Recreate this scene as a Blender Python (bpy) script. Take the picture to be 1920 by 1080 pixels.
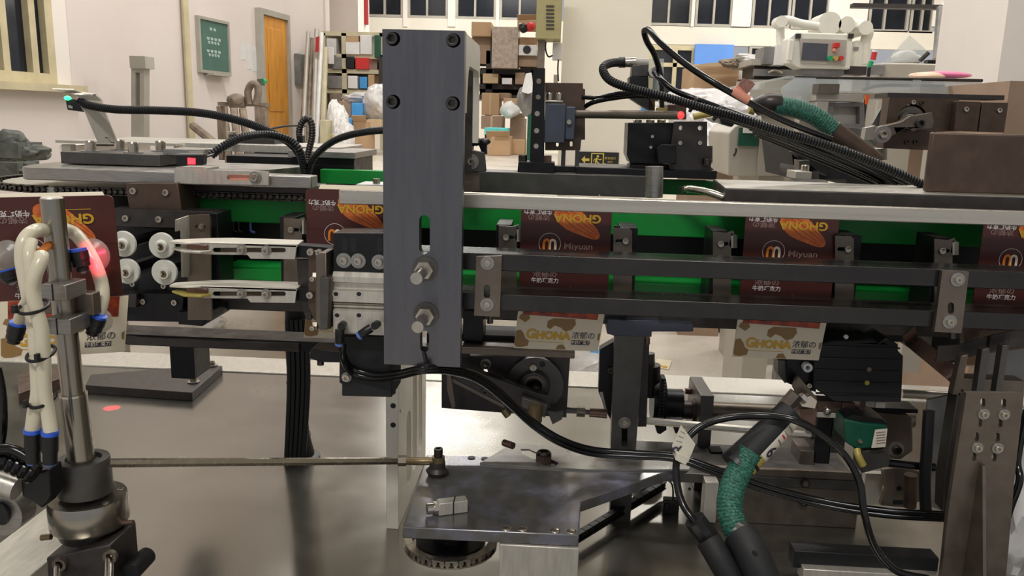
import bpy, bmesh, math, random
from mathutils import Vector as V, Matrix
from mathutils.geometry import tessellate_polygon
for o in list(bpy.data.objects): bpy.data.objects.remove(o)
SC = bpy.context.scene
COL = SC.collection
PI = math.pi
rnd = random.Random(7)
# ---------------------------------------------------------------- camera
FL = 1540.0                                   # focal length in pixels of the 1920 wide frame
CAM = V((0, 0, 1.35))
PITCH, YAW, ROLL = math.radians(11.7), math.radians(2.9), 0.027
f_ = V((-math.sin(YAW)*math.cos(PITCH), math.cos(YAW)*math.cos(PITCH), -math.sin(PITCH)))
r0 = V((math.cos(YAW), math.sin(YAW), 0)); u0 = r0.cross(f_)
r_ = r0*math.cos(ROLL) + u0*math.sin(ROLL); u_ = u0*math.cos(ROLL) - r0*math.sin(ROLL)
cd = bpy.data.cameras.new('camera'); cam = bpy.data.objects.new('camera', cd); COL.objects.link(cam)
cam.matrix_world = Matrix(((r_.x, u_.x, -f_.x, CAM.x), (r_.y, u_.y, -f_.y, CAM.y), (r_.z, u_.z, -f_.z, CAM.z), (0, 0, 0, 1)))
cd.sensor_width = 36; cd.lens = 36*FL/1920; cd.clip_start = .02; cd.clip_end = 100
SC.camera = cam
# ---------------------------------------------------------------- world, light, exposure
w = bpy.data.worlds.new('world'); SC.world = w; w.use_nodes = True
w.node_tree.nodes['Background'].inputs[0].default_value = (.93, .95, 1, 1)
w.node_tree.nodes['Background'].inputs[1].default_value = .34
def area(x, y, z, sx, sy, e, col=(1, .975, .94), rot=(0, 0, 0)):
    l = bpy.data.lights.new('lamp', 'AREA'); l.shape = 'RECTANGLE'; l.size = sx; l.size_y = sy; l.energy = e; l.color = col
    o = bpy.data.objects.new('lamp', l); COL.objects.link(o); o.location = (x, y, z); o.rotation_euler = rot
    return o
LAMPS = []
for (lx, ly, e) in ((-1.1, 1.7, 42), (1.7, 2.6, 26), (-3.4, 3.4, 60), (-.9, 4.2, 130), (.5, 2.2, 50), (2.6, 5.2, 90), (-2.8, 6.2, 60), (.6, 8.2, 120), (4.6, 7.6, 130), (-1.3, 10.0, 170), (3.0, 10.5, 110), (7.4, 10.2, 110)):  # overhead lamps; the one at centre back is added to brighten the bed
    area(lx, ly, 4.28, 1.4, .3, e*.5); LAMPS.append((lx, ly))
area(-.3, -1.5, 3.9, 1.4, .4, 62, (1, .97, .92)); LAMPS.append((-.3, -1.5))  # fill lamp added behind the camera to brighten the front faces
def spot(p, q, e, col, ang, blend=.3, r=.002):
    l = bpy.data.lights.new('sensor_beam', 'SPOT'); l.energy = e; l.color = col; l.spot_size = ang; l.spot_blend = blend; l.shadow_soft_size = r
    o = bpy.data.objects.new('sensor_beam', l); COL.objects.link(o); o.location = p
    o.rotation_euler = (V(q)-V(p)).to_track_quat('-Z', 'Y').to_euler()
vs = SC.view_settings
vs.view_transform = 'Standard'; vs.look = 'None'; vs.gamma = 1; vs.use_curve_mapping = False; vs.exposure = .3
# ---------------------------------------------------------------- rays
def ray(px, py): return f_ + r_*((px-960)/FL) + u_*((540-py)/FL)
def P(px, py, Y): d = ray(px, py); return CAM + d*((Y-CAM.y)/d.y)
def PZ(px, py, Z): d = ray(px, py); return CAM + d*((Z-CAM.z)/d.z)
def PN(px, py, pt, n): d = ray(px, py); return CAM + d*((V(pt)-CAM).dot(V(n))/d.dot(V(n)))
def RR(px, Y): return px*Y/FL
BED = .85
# ---------------------------------------------------------------- materials
def lin(c): return tuple(((v/255)/12.92 if v/255 <= .04045 else ((v/255+.055)/1.055)**2.4) for v in c) + (1,)
MT = {}
def mat(name, c, metal=0, rough=.5, nz=0, ns=30, bump=0, c2=None, stretch=(1, 1, 1), emit=0, alpha=1, trans=0, rv=0, lo=.35, hi=.65, coat=0):
    m = bpy.data.materials.new(name); m.use_nodes = True; n = m.node_tree.nodes; L = m.node_tree.links
    b = n['Principled BSDF']; col = lin(c)
    b.inputs['Base Color'].default_value = col; b.inputs['Metallic'].default_value = metal; b.inputs['Roughness'].default_value = rough
    b.inputs['Coat Weight'].default_value = coat
    if alpha < 1: b.inputs['Alpha'].default_value = alpha
    if trans: b.inputs['Transmission Weight'].default_value = trans
    if emit: b.inputs['Emission Color'].default_value = col; b.inputs['Emission Strength'].default_value = emit
    if nz or bump or c2 or rv:
        tc = n.new('ShaderNodeTexCoord'); mp = n.new('ShaderNodeMapping'); mp.inputs['Scale'].default_value = stretch
        t = n.new('ShaderNodeTexNoise'); t.inputs['Scale'].default_value = ns; t.inputs['Detail'].default_value = 5; t.inputs['Roughness'].default_value = .6
        L.new(tc.outputs['Object'], mp.inputs[0]); L.new(mp.outputs[0], t.inputs['Vector'])
        if nz or c2:
            r = n.new('ShaderNodeValToRGB'); r.color_ramp.elements[0].position = lo; r.color_ramp.elements[1].position = hi
            a = tuple(max(0, v*(1-nz)) for v in col[:3])+(1,); z = lin(c2) if c2 else tuple(min(1, v*(1+nz)) for v in col[:3])+(1,)
            r.color_ramp.elements[0].color = a; r.color_ramp.elements[1].color = z
            L.new(t.outputs[0], r.inputs[0]); L.new(r.outputs[0], b.inputs['Base Color'])
        if rv:
            q = n.new('ShaderNodeMapRange'); q.inputs[3].default_value = max(.02, rough-rv); q.inputs[4].default_value = min(1, rough+rv)
            q.inputs[1].default_value = .3; q.inputs[2].default_value = .7
            L.new(t.outputs[0], q.inputs[0]); L.new(q.outputs[0], b.inputs['Roughness'])
        if bump:
            u = n.new('ShaderNodeBump'); u.inputs['Strength'].default_value = bump; u.inputs['Distance'].default_value = .002
            L.new(t.outputs[0], u.inputs['Height']); L.new(u.outputs[0], b.inputs['Normal'])
    MT[name] = m; return m
mat('sheen_steel', (226, 220, 206), .25, .35, .05, 30)  # pale, barely metallic colour that paints bright reflections onto polished steel
mat('beam_steel', (142, 139, 142), .75, .34, .08, 50)
mat('steel', (158, 155, 150), .8, .34, .12, 60, .06, stretch=(1, 1, 12), rv=.08)
mat('column_steel', (108, 107, 111), .85, .30, .06, 14, .012, stretch=(7, 1, .5), rv=.08)
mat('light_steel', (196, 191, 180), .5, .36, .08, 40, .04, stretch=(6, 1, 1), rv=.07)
mat('rail_steel', (192, 186, 174), .7, .28, .08, 8, .03, stretch=(.6, 1, 20), rv=.06)
mat('rod_steel', (158, 153, 143), .95, .22, .06, 8, 0, stretch=(12, 12, .4), rv=.05)
mat('chrome', (205, 200, 192), 1, .14, .04, 30)
mat('bolt_steel', (192, 184, 170), .95, .24, .08, 200, rv=.06)
mat('dark_bolt', (84, 80, 76), 1, .33, .1, 200, rv=.08)
mat('dark_steel', (74, 70, 68), .75, .42, .15, 60, .05, rv=.08)
mat('gray_steel', (96, 93, 90), .8, .42, .12, 50, .05, rv=.08)
mat('warm_steel', (118, 108, 98), .8, .42, .12, 50, .05, rv=.08)
mat('brown_steel', (90, 74, 64), .6, .42, .14, 50, .05, rv=.08)
mat('black_metal', (34, 33, 35), .5, .38, .15, 60, .05, rv=.08)
mat('black_rail', (64, 62, 61), .8, .27, .1, 20, .02, rv=.06)
mat('black', (16, 16, 19), 0, .42, .2, 80, .03)
mat('gloss_black', (9, 9, 11), 0, .2, .1, 80)
mat('matte_black', (22, 22, 24), 0, .62, .2, 90, .05)
mat('blue_gray', (78, 82, 96), .35, .42, .08, 60, .03)
mat('bed', (130, 127, 119), .85, .23, .10, 7, 0, stretch=(1, 1, 1), rv=.06)
mat('plate', (128, 126, 122), .7, .22, 0, 26, 0, c2=(158, 158, 180), lo=.45, hi=.75, rv=.08)  # bluish mottles paint reflections as well as dirt
mat('green', (10, 138, 52), 0, .42, .12, 12, .02)
mat('nylon', (214, 214, 204), 0, .42, .05, 60, .02)
mat('brass', (128, 112, 84), .8, .4, .1, 60)
mat('yellow', (176, 160, 82), .1, .4, .1, 60)
mat('tube', (222, 214, 190), 0, .25, .05, 20, trans=.15)
mat('blue', (46, 92, 205), 0, .3)
mat('pale_blue', (92, 122, 190), 0, .35)
mat('cup', (190, 186, 178), 0, .25, trans=.5, alpha=.55)
mat('carton_brown', (74, 32, 26), 0, .34, .10, 9, .02)
mat('carton_dark', (48, 18, 20), 0, .34, .10, 9, .02)
mat('carton_white', (228, 216, 190), 0, .45, .03, 20)
mat('carton_red', (120, 34, 20), 0, .4, .3, 90, c2=(190, 74, 30))
mat('carton_tan', (146, 112, 62), 0, .45)
mat('gold', (206, 160, 44), .1, .4)
mat('ink_white', (214, 206, 204), 0, .5)
mat('ink_grey', (138, 114, 108), 0, .5)
mat('ink_dark', (52, 44, 66), 0, .5)
mat('pod', (232, 132, 58), 0, .45, 0, 55, c2=(196, 88, 34))
mat('pod_dark', (168, 72, 30), 0, .45)
mat('orange', (226, 130, 40), 0, .45)
mat('hose_green', (22, 76, 64), 0, .5, 0, 420, .6, c2=(66, 128, 108), lo=.42, hi=.62)
mat('red_lamp', (255, 24, 30), 0, .3, emit=9)
mat('red_dim', (235, 60, 60), 0, .4, emit=1.2)
mat('green_lamp', (40, 240, 110), 0, .3, emit=4)
mat('valve_green', (8, 76, 56), 0, .45, .2, 40)
mat('label', (214, 208, 192), 0, .5, .05, 40)
mat('label_pink', (222, 150, 128), 0, .5, .05, 40)
mat('label_brown', (142, 100, 88), 0, .5, .25, 300)
mat('copper', (112, 88, 78), .7, .3, .2, 30, rv=.1)
mat('wall', (222, 213, 208), 0, .8, 0, 1.1, .05, c2=(212, 200, 193), lo=.3, hi=.75)
mat('wall_cream', (226, 220, 206), 0, .8, .03, 2, .04)
mat('column_white', (232, 224, 216), 0, .75, .03, 2, .04)
mat('floor', (204, 197, 184), 0, .30, .05, 3, .01, rv=.08)
mat('ceiling', (196, 192, 184), 0, .9, .05, 2)
mat('glass_dark', (30, 34, 42), 0, .12, .3, 2)
mat('frame_cream', (196, 184, 150), 0, .55, .12, 6)
mat('frame_gray', (172, 168, 158), .2, .5, .1, 6)
mat('door_wood', (206, 142, 52), 0, .5, .14, 5, .05, stretch=(6, 6, 1))
mat('board_green', (74, 108, 96), 0, .6, .1, 6)
mat('red_paint', (172, 38, 42), 0, .5)
mat('cardboard', (182, 150, 116), 0, .8, .08, 6, .1)
mat('cardboard_dull', (156, 132, 112), 0, .8, .10, 6, .1)
mat('cardboard_pale', (194, 170, 136), 0, .8, .08, 6, .1)
mat('wrap', (156, 136, 120), 0, .28, 0, 30, .5, c2=(182, 168, 156))
mat('plastic_white', (222, 220, 218), 0, .4, .06, 12, .3)
mat('bag', (225, 222, 220), 0, .2, .1, 16, .6, alpha=.8)
mat('clear', (220, 226, 226), 0, .12, .05, 8, .1, alpha=.42)
mat('shelf_cream', (196, 188, 158), .1, .5, .1, 10)
mat('shelf_dark', (58, 52, 50), .3, .5, .1, 10)
mat('scrap', (132, 118, 104), .3, .7, .3, 14, .6)
mat('casting', (96, 98, 92), .2, .8, .25, 30, .8)
mat('olive', (146, 138, 96), .1, .5, .08, 8)
mat('cabinet', (176, 170, 158), .2, .45, .05, 8)
mat('machine_white', (222, 220, 208), 0, .4, .04, 10)
mat('machine_gray', (128, 126, 124), .3, .45, .2, 12)
mat('screen', (74, 76, 84), 0, .2, .1, 20)
mat('turq', (100, 206, 206), 0, .5, .1, 20)
mat('blue_box', (70, 150, 214), 0, .5, .1, 20)
mat('blue_panel', (96, 146, 222), 0, .55, .08, 1.5)
mat('pink', (240, 130, 170), 0, .4, .1, 10)
mat('peach', (244, 206, 178), 0, .4, .1, 10)
mat('red', (196, 46, 44), 0, .4)
mat('green_part', (20, 150, 96), 0, .4)
mat('sign_black', (30, 32, 30), 0, .4)
mat('sign_gold', (206, 184, 90), 0, .5)
mat('chalk', (180, 200, 190), 0, .8)
mat('lamp_tube', (255, 250, 240), 0, .4, emit=6)
mat('orange_part', (236, 96, 30), 0, .4)
# ---------------------------------------------------------------- mesh building
class MB:
    def __init__(s): s.b = bmesh.new()
    def box(s, a, c):
        x0, x1 = sorted((a[0], c[0])); y0, y1 = sorted((a[1], c[1])); z0, z1 = sorted((a[2], c[2]))
        v = [s.b.verts.new(p) for p in ((x0, y0, z0), (x1, y0, z0), (x1, y1, z0), (x0, y1, z0), (x0, y0, z1), (x1, y0, z1), (x1, y1, z1), (x0, y1, z1))]
        for q in ((3, 2, 1, 0), (4, 5, 6, 7), (0, 1, 5, 4), (1, 2, 6, 5), (2, 3, 7, 6), (3, 0, 4, 7)): s.b.faces.new([v[i] for i in q])
        return s
    def bx(s, x0, y0, x1, y1, Y, d):                 # box whose front face shows at these pixels
        xc, yc = (x0+x1)/2, (y0+y1)/2
        return s.box((P(x0, yc, Y).x, Y, P(xc, y1, Y).z), (P(x1, yc, Y).x, Y+d, P(xc, y0, Y).z))
    def poly(s, outer, vec, holes=()):               # polygon with holes, thickened along vec
        vec = V(vec); loops = [[V(p) for p in outer]]+[[V(p) for p in h] for h in holes]
        flat = [p for l in loops for p in l]
        A = [s.b.verts.new(p) for p in flat]; B = [s.b.verts.new(p+vec) for p in flat]
        for t in tessellate_polygon(loops):
            for W, o in ((A, 1), (B, -1)):
                try: s.b.faces.new([W[i] for i in t[::o]])
                except ValueError: pass
        k = 0
        for l in loops:
            n = len(l)
            for i in range(n):
                a, c = k+i, k+(i+1) % n
                try: s.b.faces.new((A[a], A[c], B[c], B[a]))
                except ValueError: pass
            k += n
        return s
    def fp(s, pts, Y, d, holes=()):                  # front plate from pixel outline at depth Y
        return s.poly([P(x, y, Y) for x, y in pts], (0, d, 0), [[P(x, y, Y) for x, y in h] for h in holes])
    def tp(s, pts, Z, d, holes=()):                  # horizontal plate from pixel outline at height Z (top), d thick
        return s.poly([PZ(x, y, Z) for x, y in pts], (0, 0, -d), [[PZ(x, y, Z) for x, y in h] for h in holes])
    def cyl(s, a, c, r, n=24, r2=None, r_in=0):
        a, c = V(a), V(c); ax = (c-a).normalized(); t = V((0, 0, 1)) if abs(ax.z) < .9 else V((1, 0, 0))
        u = ax.cross(t).normalized(); w_ = ax.cross(u); r2 = r if r2 is None else r2
        def ring(p, q): return [s.b.verts.new(p+(u*math.cos(2*PI*i/n)+w_*math.sin(2*PI*i/n))*q) for i in range(n)]
        A, B = ring(a, r), ring(c, r2)
        for i in range(n): s.b.faces.new((A[i], A[(i+1) % n], B[(i+1) % n], B[i]))
        if r_in:
            D, E = ring(a, r_in), ring(c, r_in)
            for i in range(n):
                j = (i+1) % n
                s.b.faces.new((D[j], D[i], E[i], E[j])); s.b.faces.new((A[j], A[i], D[i], D[j])); s.b.faces.new((B[i], B[j], E[j], E[i]))
        else: s.b.faces.new(A[::-1]); s.b.faces.new(B)
        return s
    def lathe(s, c, ax, prof, n=28):                 # prof: (distance along ax, radius)
        c = V(c); ax = V(ax).normalized(); t = V((0, 0, 1)) if abs(ax.z) < .9 else V((1, 0, 0)); u = ax.cross(t).normalized(); w_ = ax.cross(u)
        R = []
        for h, r in prof: R.append([s.b.verts.new(c+ax*h+(u*math.cos(2*PI*i/n)+w_*math.sin(2*PI*i/n))*max(r, 1e-5)) for i in range(n)])
        for A, B in zip(R, R[1:]):
            for i in range(n): s.b.faces.new((A[i], A[(i+1) % n], B[(i+1) % n], B[i]))
        s.b.faces.new(R[0][::-1]); s.b.faces.new(R[-1]); return s
    def tube(s, pts, r, n=12, corr=0, sub=8, raw=False, amp=.82):
        pts = [V(p) for p in pts]
        if not raw: pts = smooth(pts, sub)
        if corr:                                     # resample so every ring of the corrugation has its own radius
            pts = resample(pts, corr/3)
        rad = []
        for i in range(len(pts)):
            rr = r[min(i, len(r)-1)] if isinstance(r, (list, tuple)) else r
            rad.append(rr*(1.0 if not corr else (1.0, 1.0, amp)[i % 3]))
        T = [(pts[min(i+1, len(pts)-1)]-pts[max(i-1, 0)]).normalized() for i in range(len(pts))]
        t = V((0, 0, 1)) if abs(T[0].z) < .9 else V((1, 0, 0)); u = T[0].cross(t).normalized(); R = []
        for i, p in enumerate(pts):
            u = (u-T[i]*u.dot(T[i])).normalized(); w_ = T[i].cross(u)
            R.append([s.b.verts.new(p+(u*math.cos(2*PI*k/n)+w_*math.sin(2*PI*k/n))*rad[i]) for k in range(n)])
        for A, B in zip(R, R[1:]):
            for i in range(n): s.b.faces.new((A[i], A[(i+1) % n], B[(i+1) % n], B[i]))
        s.b.faces.new(R[0][::-1]); s.b.faces.new(R[-1]); return s
    def blob(s, c, rad, seed=0, jit=.12, sub=3, flat=True):
        r = random.Random(seed); g = bmesh.ops.create_icosphere(s.b, subdivisions=sub, radius=1)['verts']
        k = [V((r.uniform(-1, 1), r.uniform(-1, 1), r.uniform(-1, 1)))*4 for _ in range(6)]; ph = [r.uniform(0, 6) for _ in k]
        for v in g:
            d = sum(math.sin(v.co.dot(q)+p) for q, p in zip(k, ph))/6 + sum(abs(math.sin(v.co.dot(q)*2.3+p)) for q, p in zip(k, ph))/6*.9-.55
            v.co = v.co*(1+jit*2*d); v.co = V((v.co.x*rad[0], v.co.y*rad[1], max(v.co.z, -.6 if flat else -2)*rad[2]))+V(c)
        return s
def smooth(pts, sub=8):
    o = []; n = len(pts)
    for i in range(n-1):
        p0, p1, p2, p3 = pts[max(i-1, 0)], pts[i], pts[i+1], pts[min(i+2, n-1)]
        for k in range(sub):
            t = k/sub; o.append(.5*((2*p1)+(p2-p0)*t+(2*p0-5*p1+4*p2-p3)*t*t+(3*p1-p0-3*p2+p3)*t**3))
    o.append(pts[-1]); return o
def resample(pts, st):
    o = [pts[0]]; acc = 0
    for a, c in zip(pts, pts[1:]):
        L = (c-a).length
        if L < 1e-7: continue
        d = st-acc
        while d <= L: o.append(a+(c-a)*(d/L)); d += st
        acc = (acc+L) % st
    return o
def tag(o, label=None, cat=None, group=None, kind=None):
    if label: o['label'] = label
    if cat: o['category'] = cat
    if group: o['group'] = group
    if kind: o['kind'] = kind
    return o
def build(mb, name, m, parent=None, label=None, cat=None, group=None, kind=None, bev=0, flat=False):
    me = bpy.data.meshes.new(name)
    bmesh.ops.remove_doubles(mb.b, verts=mb.b.verts, dist=1e-6)
    bmesh.ops.recalc_face_normals(mb.b, faces=mb.b.faces); mb.b.to_mesh(me); mb.b.free()
    if not flat and len(me.polygons): me.shade_smooth(); me.set_sharp_from_angle(angle=.6)
    me.materials.append(MT[m] if isinstance(m, str) else m)
    o = bpy.data.objects.new(name, me); COL.objects.link(o); o.parent = parent
    if bev:
        q = o.modifiers.new('bevel', 'BEVEL'); q.width = bev; q.segments = 2; q.limit_method = 'ANGLE'; q.angle_limit = .7; q.harden_normals = False
    return tag(o, label, cat, group, kind)
def T(name, label=None, cat=None, group=None, kind=None):
    o = bpy.data.objects.new(name, None); o.empty_display_size = .03; COL.objects.link(o); return tag(o, label, cat, group, kind)
def bp(par, name, m, x0, y0, x1, y1, Y, d, bev=.0006, **k): return build(MB().bx(x0, y0, x1, y1, Y, d), name, m, par, bev=bev, **k)
def pp(par, name, m, pts, Y, d, holes=(), bev=0, **k):
    if holes: bev = 0
    return build(MB().fp(pts, Y, d, holes), name, m, par, bev=bev, **k)
def dp(par, name, m, cx, cy, r, Y, ln, rin=0, **k):
    p = P(cx, cy, Y); return build(MB().cyl(p, p+V((0, ln, 0)), RR(r, Y), 32, r_in=RR(rin, Y)), name, m, par, **k)
def cp(par, name, m, a, c, r, r2=None, n=24, **k): return build(MB().cyl(a, c, r, n, r2), name, m, par, **k)
def tb(par, name, m, pts, rpx, corr=0, n=12, amp=.82, **k):
    return build(MB().tube([P(*p) for p in pts], RR(rpx, sum(p[2] for p in pts)/len(pts)), n, corr, amp=amp), name, m, par, **k)
def slot(cx, cy, w_, h, n=6):                          # stadium hole in pixels
    o = []
    if h >= w_:
        r = w_/2; q = h/2-r
        for i in range(n+1): a = PI+PI*i/n; o.append((cx+r*math.cos(a), cy-q+r*math.sin(a)))
        for i in range(n+1): a = PI*i/n; o.append((cx+r*math.cos(a), cy+q+r*math.sin(a)))
    else:
        r = h/2; q = w_/2-r
        for i in range(n+1): a = -PI/2+PI*i/n; o.append((cx+q+r*math.cos(a), cy+r*math.sin(a)))
        for i in range(n+1): a = PI/2+PI*i/n; o.append((cx-q+r*math.cos(a), cy+r*math.sin(a)))
    return o
def circ(cx, cy, r, n=16): return [(cx+r*math.cos(2*PI*i/n), cy+r*math.sin(2*PI*i/n)) for i in range(n)]
def dup(o, off=(0, 0, 0), par=None, label=None, cat=None, group=None):
    c = o.copy(); COL.objects.link(c)
    if par: c.parent = par
    if off != (0, 0, 0): c.location = o.location+V(off)
    for ch in list(o.children): dup(ch, par=c)
    if label: c['label'] = label
    if group: c['group'] = group
    return c
# shared fastener meshes, unit size, axis +Z
def _fast():
    b = MB(); n = 24; prof = [(0, .98), (.88, 1), (1, .9), (1, .62)]
    R = [[b.b.verts.new((math.cos(2*PI*i/n)*r, math.sin(2*PI*i/n)*r, h)) for i in range(n)] for h, r in prof]
    def hexr(a): k = a % (PI/3)-PI/6; return .5/math.cos(k)
    R += [[b.b.verts.new((math.cos(2*PI*i/n)*hexr(2*PI*i/n), math.sin(2*PI*i/n)*hexr(2*PI*i/n), h)) for i in range(n)] for h in (.98, .12)]
    for A, B in zip(R, R[1:]):
        for i in range(n): b.b.faces.new((A[i], A[(i+1) % n], B[(i+1) % n], B[i]))
    b.b.faces.new(R[0][::-1]); b.b.faces.new(R[-1])
    return b
def _mesh(mb, nm, m):
    o = build(mb, nm, m); me = o.data; bpy.data.objects.remove(o); return me
BOLT = {k: _mesh(_fast(), 'bolt', v) for k, v in (('s', 'bolt_steel'), ('d', 'dark_bolt'))}
BOLT['g'] = _mesh(MB().lathe((0, 0, 0), (0, 0, 1), [(0, 1), (.5, .95), (.85, .7), (1, .3)]), 'bolt', 'bolt_steel')
BOLT['x'] = _mesh(MB().cyl((0, 0, 0), (0, 0, 1), 1, 6), 'nut', 'bolt_steel')
WASH = _mesh(MB().cyl((0, 0, 0), (0, 0, 1), 1, 32, r_in=.35), 'washer', 'steel')
ROTF = Matrix.Rotation(PI/2, 4, 'X')                   # +Z -> -Y, facing the camera
def bolt(par, p, r, h=None, kind='s', up=False, wr=0, wt=.0012, name='bolt', dirv=None):
    h = h or r*.9; o = bpy.data.objects.new(name, BOLT[kind]); COL.objects.link(o); o.parent = par
    M = Matrix.Identity(4) if up else ROTF
    if dirv: M = V(dirv).to_track_quat('Z', 'Y').to_matrix().to_4x4()
    ax = M.to_3x3() @ V((0, 0, 1)); p = V(p)
    o.matrix_local = Matrix.Translation(p+ax*(wt if wr else 0)) @ M @ Matrix.Diagonal((r, r, h, 1))
    if wr:
        q = bpy.data.objects.new('washer', WASH); COL.objects.link(q); q.parent = o
        q.matrix_local = Matrix.Translation((0, 0, -wt/h)) @ Matrix.Diagonal((wr/r, wr/r, wt/h, 1))
    return o
def fb(par, cx, cy, rpx, Y, wr=0, kind='s', h=None): return bolt(par, P(cx, cy, Y), RR(rpx, Y), h=h, kind=kind, wr=RR(wr, Y) if wr else 0)
def text(s, par, m, M, size, name='lettering', sx=1, bold=0, ext=.0001):
    cu = bpy.data.curves.new('t', 'FONT'); cu.body = s; cu.size = size; cu.extrude = ext; cu.offset = bold; cu.align_x = 'CENTER'; cu.align_y = 'CENTER'; cu.resolution_u = 3
    t = bpy.data.objects.new('t', cu); COL.objects.link(t)
    me = bpy.data.meshes.new_from_object(t.evaluated_get(bpy.context.evaluated_depsgraph_get()))
    bpy.data.objects.remove(t)
    me.transform(M @ Matrix.Diagonal((sx, 1, 1, 1))); me.materials.clear(); me.materials.append(MT[m])
    o = bpy.data.objects.new(name, me); COL.objects.link(o); o.parent = par; return o
FRONT = Matrix.Rotation(PI/2, 4, 'X')                  # text in the XZ plane readable from the camera
def ftext(s, par, m, cx, cy, Y, hpx, rot=0, **k):
    return text(s, par, m, Matrix.Translation(P(cx, cy, Y)) @ FRONT @ Matrix.Rotation(rot, 4, 'Z'), RR(hpx, Y), **k)
# ================================================================ THE ROOM
WALLP, WALLD = V((-2.2, 6, 0)), V((.136, .99, 0)).normalized(); WALLN = V((WALLD.y, -WALLD.x, 0))
def W(px, py, off=0): return PN(px, py, WALLP+WALLN*off, WALLN)
build(MB().box((-7, -3, -.05), (10, 13, 0)), 'floor', 'floor', kind='structure')
build(MB().box((-7, -3, 4.4), (10, 13, 4.5)), 'ceiling', 'ceiling', kind='structure')
for i_, (lx, ly) in enumerate(LAMPS): build(MB().box((lx-.72, ly-.17, 4.29), (lx+.72, ly+.17, 4.4)), 'trim_%d' % (60+i_), 'column_white', kind='structure')  # housings above the lamps, the added fill lamps included
def wall_line(name, a, c, h, th=.12, m='wall', z0=0):
    a, c = V(a), V(c); d = (c-a).normalized(); n = V((-d.y, d.x, 0))*th
    return build(MB().poly([a+V((0, 0, z0)), c+V((0, 0, z0)), c+n+V((0, 0, z0)), a+n+V((0, 0, z0))], (0, 0, h-z0)), name, m, kind='structure')
wA, wB = WALLP-WALLD*8.5, WALLP+WALLD*1.35
win_c = [W(128, 0), W(133, 163)]                       # near window opening: wall in three pieces round it
zs = W(60, 156).z; ws = (V((W(130, 100).x, W(130, 100).y, 0))-WALLP).dot(WALLD)
wall_line('wall_left', WALLP+WALLD*ws, wB, 4.4)
wall_line('wall_left', wA, WALLP+WALLD*ws, zs)
wall_line('wall_left_return', wB, (-6.5, wB.y+.02, 0), 4.4)
wall_line('wall_far_left', (-6.4, 13, 0), (-6.4, 6, 0), 4.4)
def wY(px, py): return P(px, py, 12)
zlo = wY(840, 35).z
build(MB().box((-7, 12, 0), (10, 12.15, 1.2)).box((-7, 12, 1.2), (P(1210, 100, 12).x, 12.15, zlo)), 'wall_back', 'wall_cream', kind='structure')
build(MB().box((9, -3, 0), (9.12, 13, 4.4)), 'wall_right', 'wall_cream', kind='structure')
build(MB().box((P(1205, 50, 12).x, 12, 1.2), (9, 12.15, wY(1290, 200).z)).box((P(1205, 50, 12).x, 12, wY(1290, 84).z), (9, 12.15, wY(1300, 50).z)), 'wall_back', 'wall_cream', kind='structure')
# near window on the left wall
def window_on(par_name, pts, n, depth_, mull, fm='frame_cream', fr=.05, trans=()):
    """pts: four corners (bl, br, tr, tl) in world; mull: fractions of vertical bars; trans: fractions of horizontal bars"""
    r = T(par_name, kind='structure'); a, b_, c, d = [V(p) for p in pts]; n = V(n).normalized()
    build(MB().poly([p-n*depth_*.5 for p in (a, b_, c, d)], -n*.01), 'pane', 'glass_dark', r)
    m = MB(); ux = (b_-a); uz = (d-a); L = ux.length; H = uz.length; ux.normalize(); uz.normalize()
    def rect(u0, v0, u1, v1): m.poly([a+ux*u0+uz*v0, a+ux*u1+uz*v0, a+ux*u1+uz*v1, a+ux*u0+uz*v1], -n*depth_)
    rect(0, 0, L, fr); rect(0, H-fr, L, H); rect(0, fr, fr, H-fr); rect(L-fr, fr, L, H-fr)
    for t in mull: rect(L*t-fr*.4, fr, L*t+fr*.4, H-fr)
    for t in trans: rect(fr, H*t-fr*.4, L-fr, H*t+fr*.4)
    build(m, 'window_frame', fm, r); return r
def L2(s, z): p = WALLP+WALLD*s; return V((p.x, p.y, z))
def s_of(px): q = W(px, 100); return (V((q.x, q.y, 0))-WALLP).dot(WALLD)
window_on('window_1', [L2(s_of(-260), zs), L2(s_of(104), zs), L2(s_of(104), 3.4), L2(s_of(-260), 3.4)], WALLN, .07, (s_of(14)-s_of(-260))/(s_of(104)-s_of(-260)) and [(s_of(x)-s_of(-260))/(s_of(104)-s_of(-260)) for x in (-120, 12, 66)], fr=.05)
build(MB().poly([L2(s_of(104), zs), L2(s_of(131), zs), L2(s_of(131), 3.6), L2(s_of(104), 3.6)], WALLN*-.10), 'trim_1', 'column_white', kind='structure')
build(MB().poly([L2(s_of(-260), zs-.035), L2(s_of(140), zs-.035), L2(s_of(140), zs), L2(s_of(-260), zs)], WALLN*.06), 'trim_2', 'frame_cream', kind='structure')
build(MB().tube([L2(s_of(343), 0)+WALLN*.03, L2(s_of(343), 4.3)+WALLN*.03], .022, 8, raw=True), 'trim_3', 'frame_cream', kind='structure')
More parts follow.
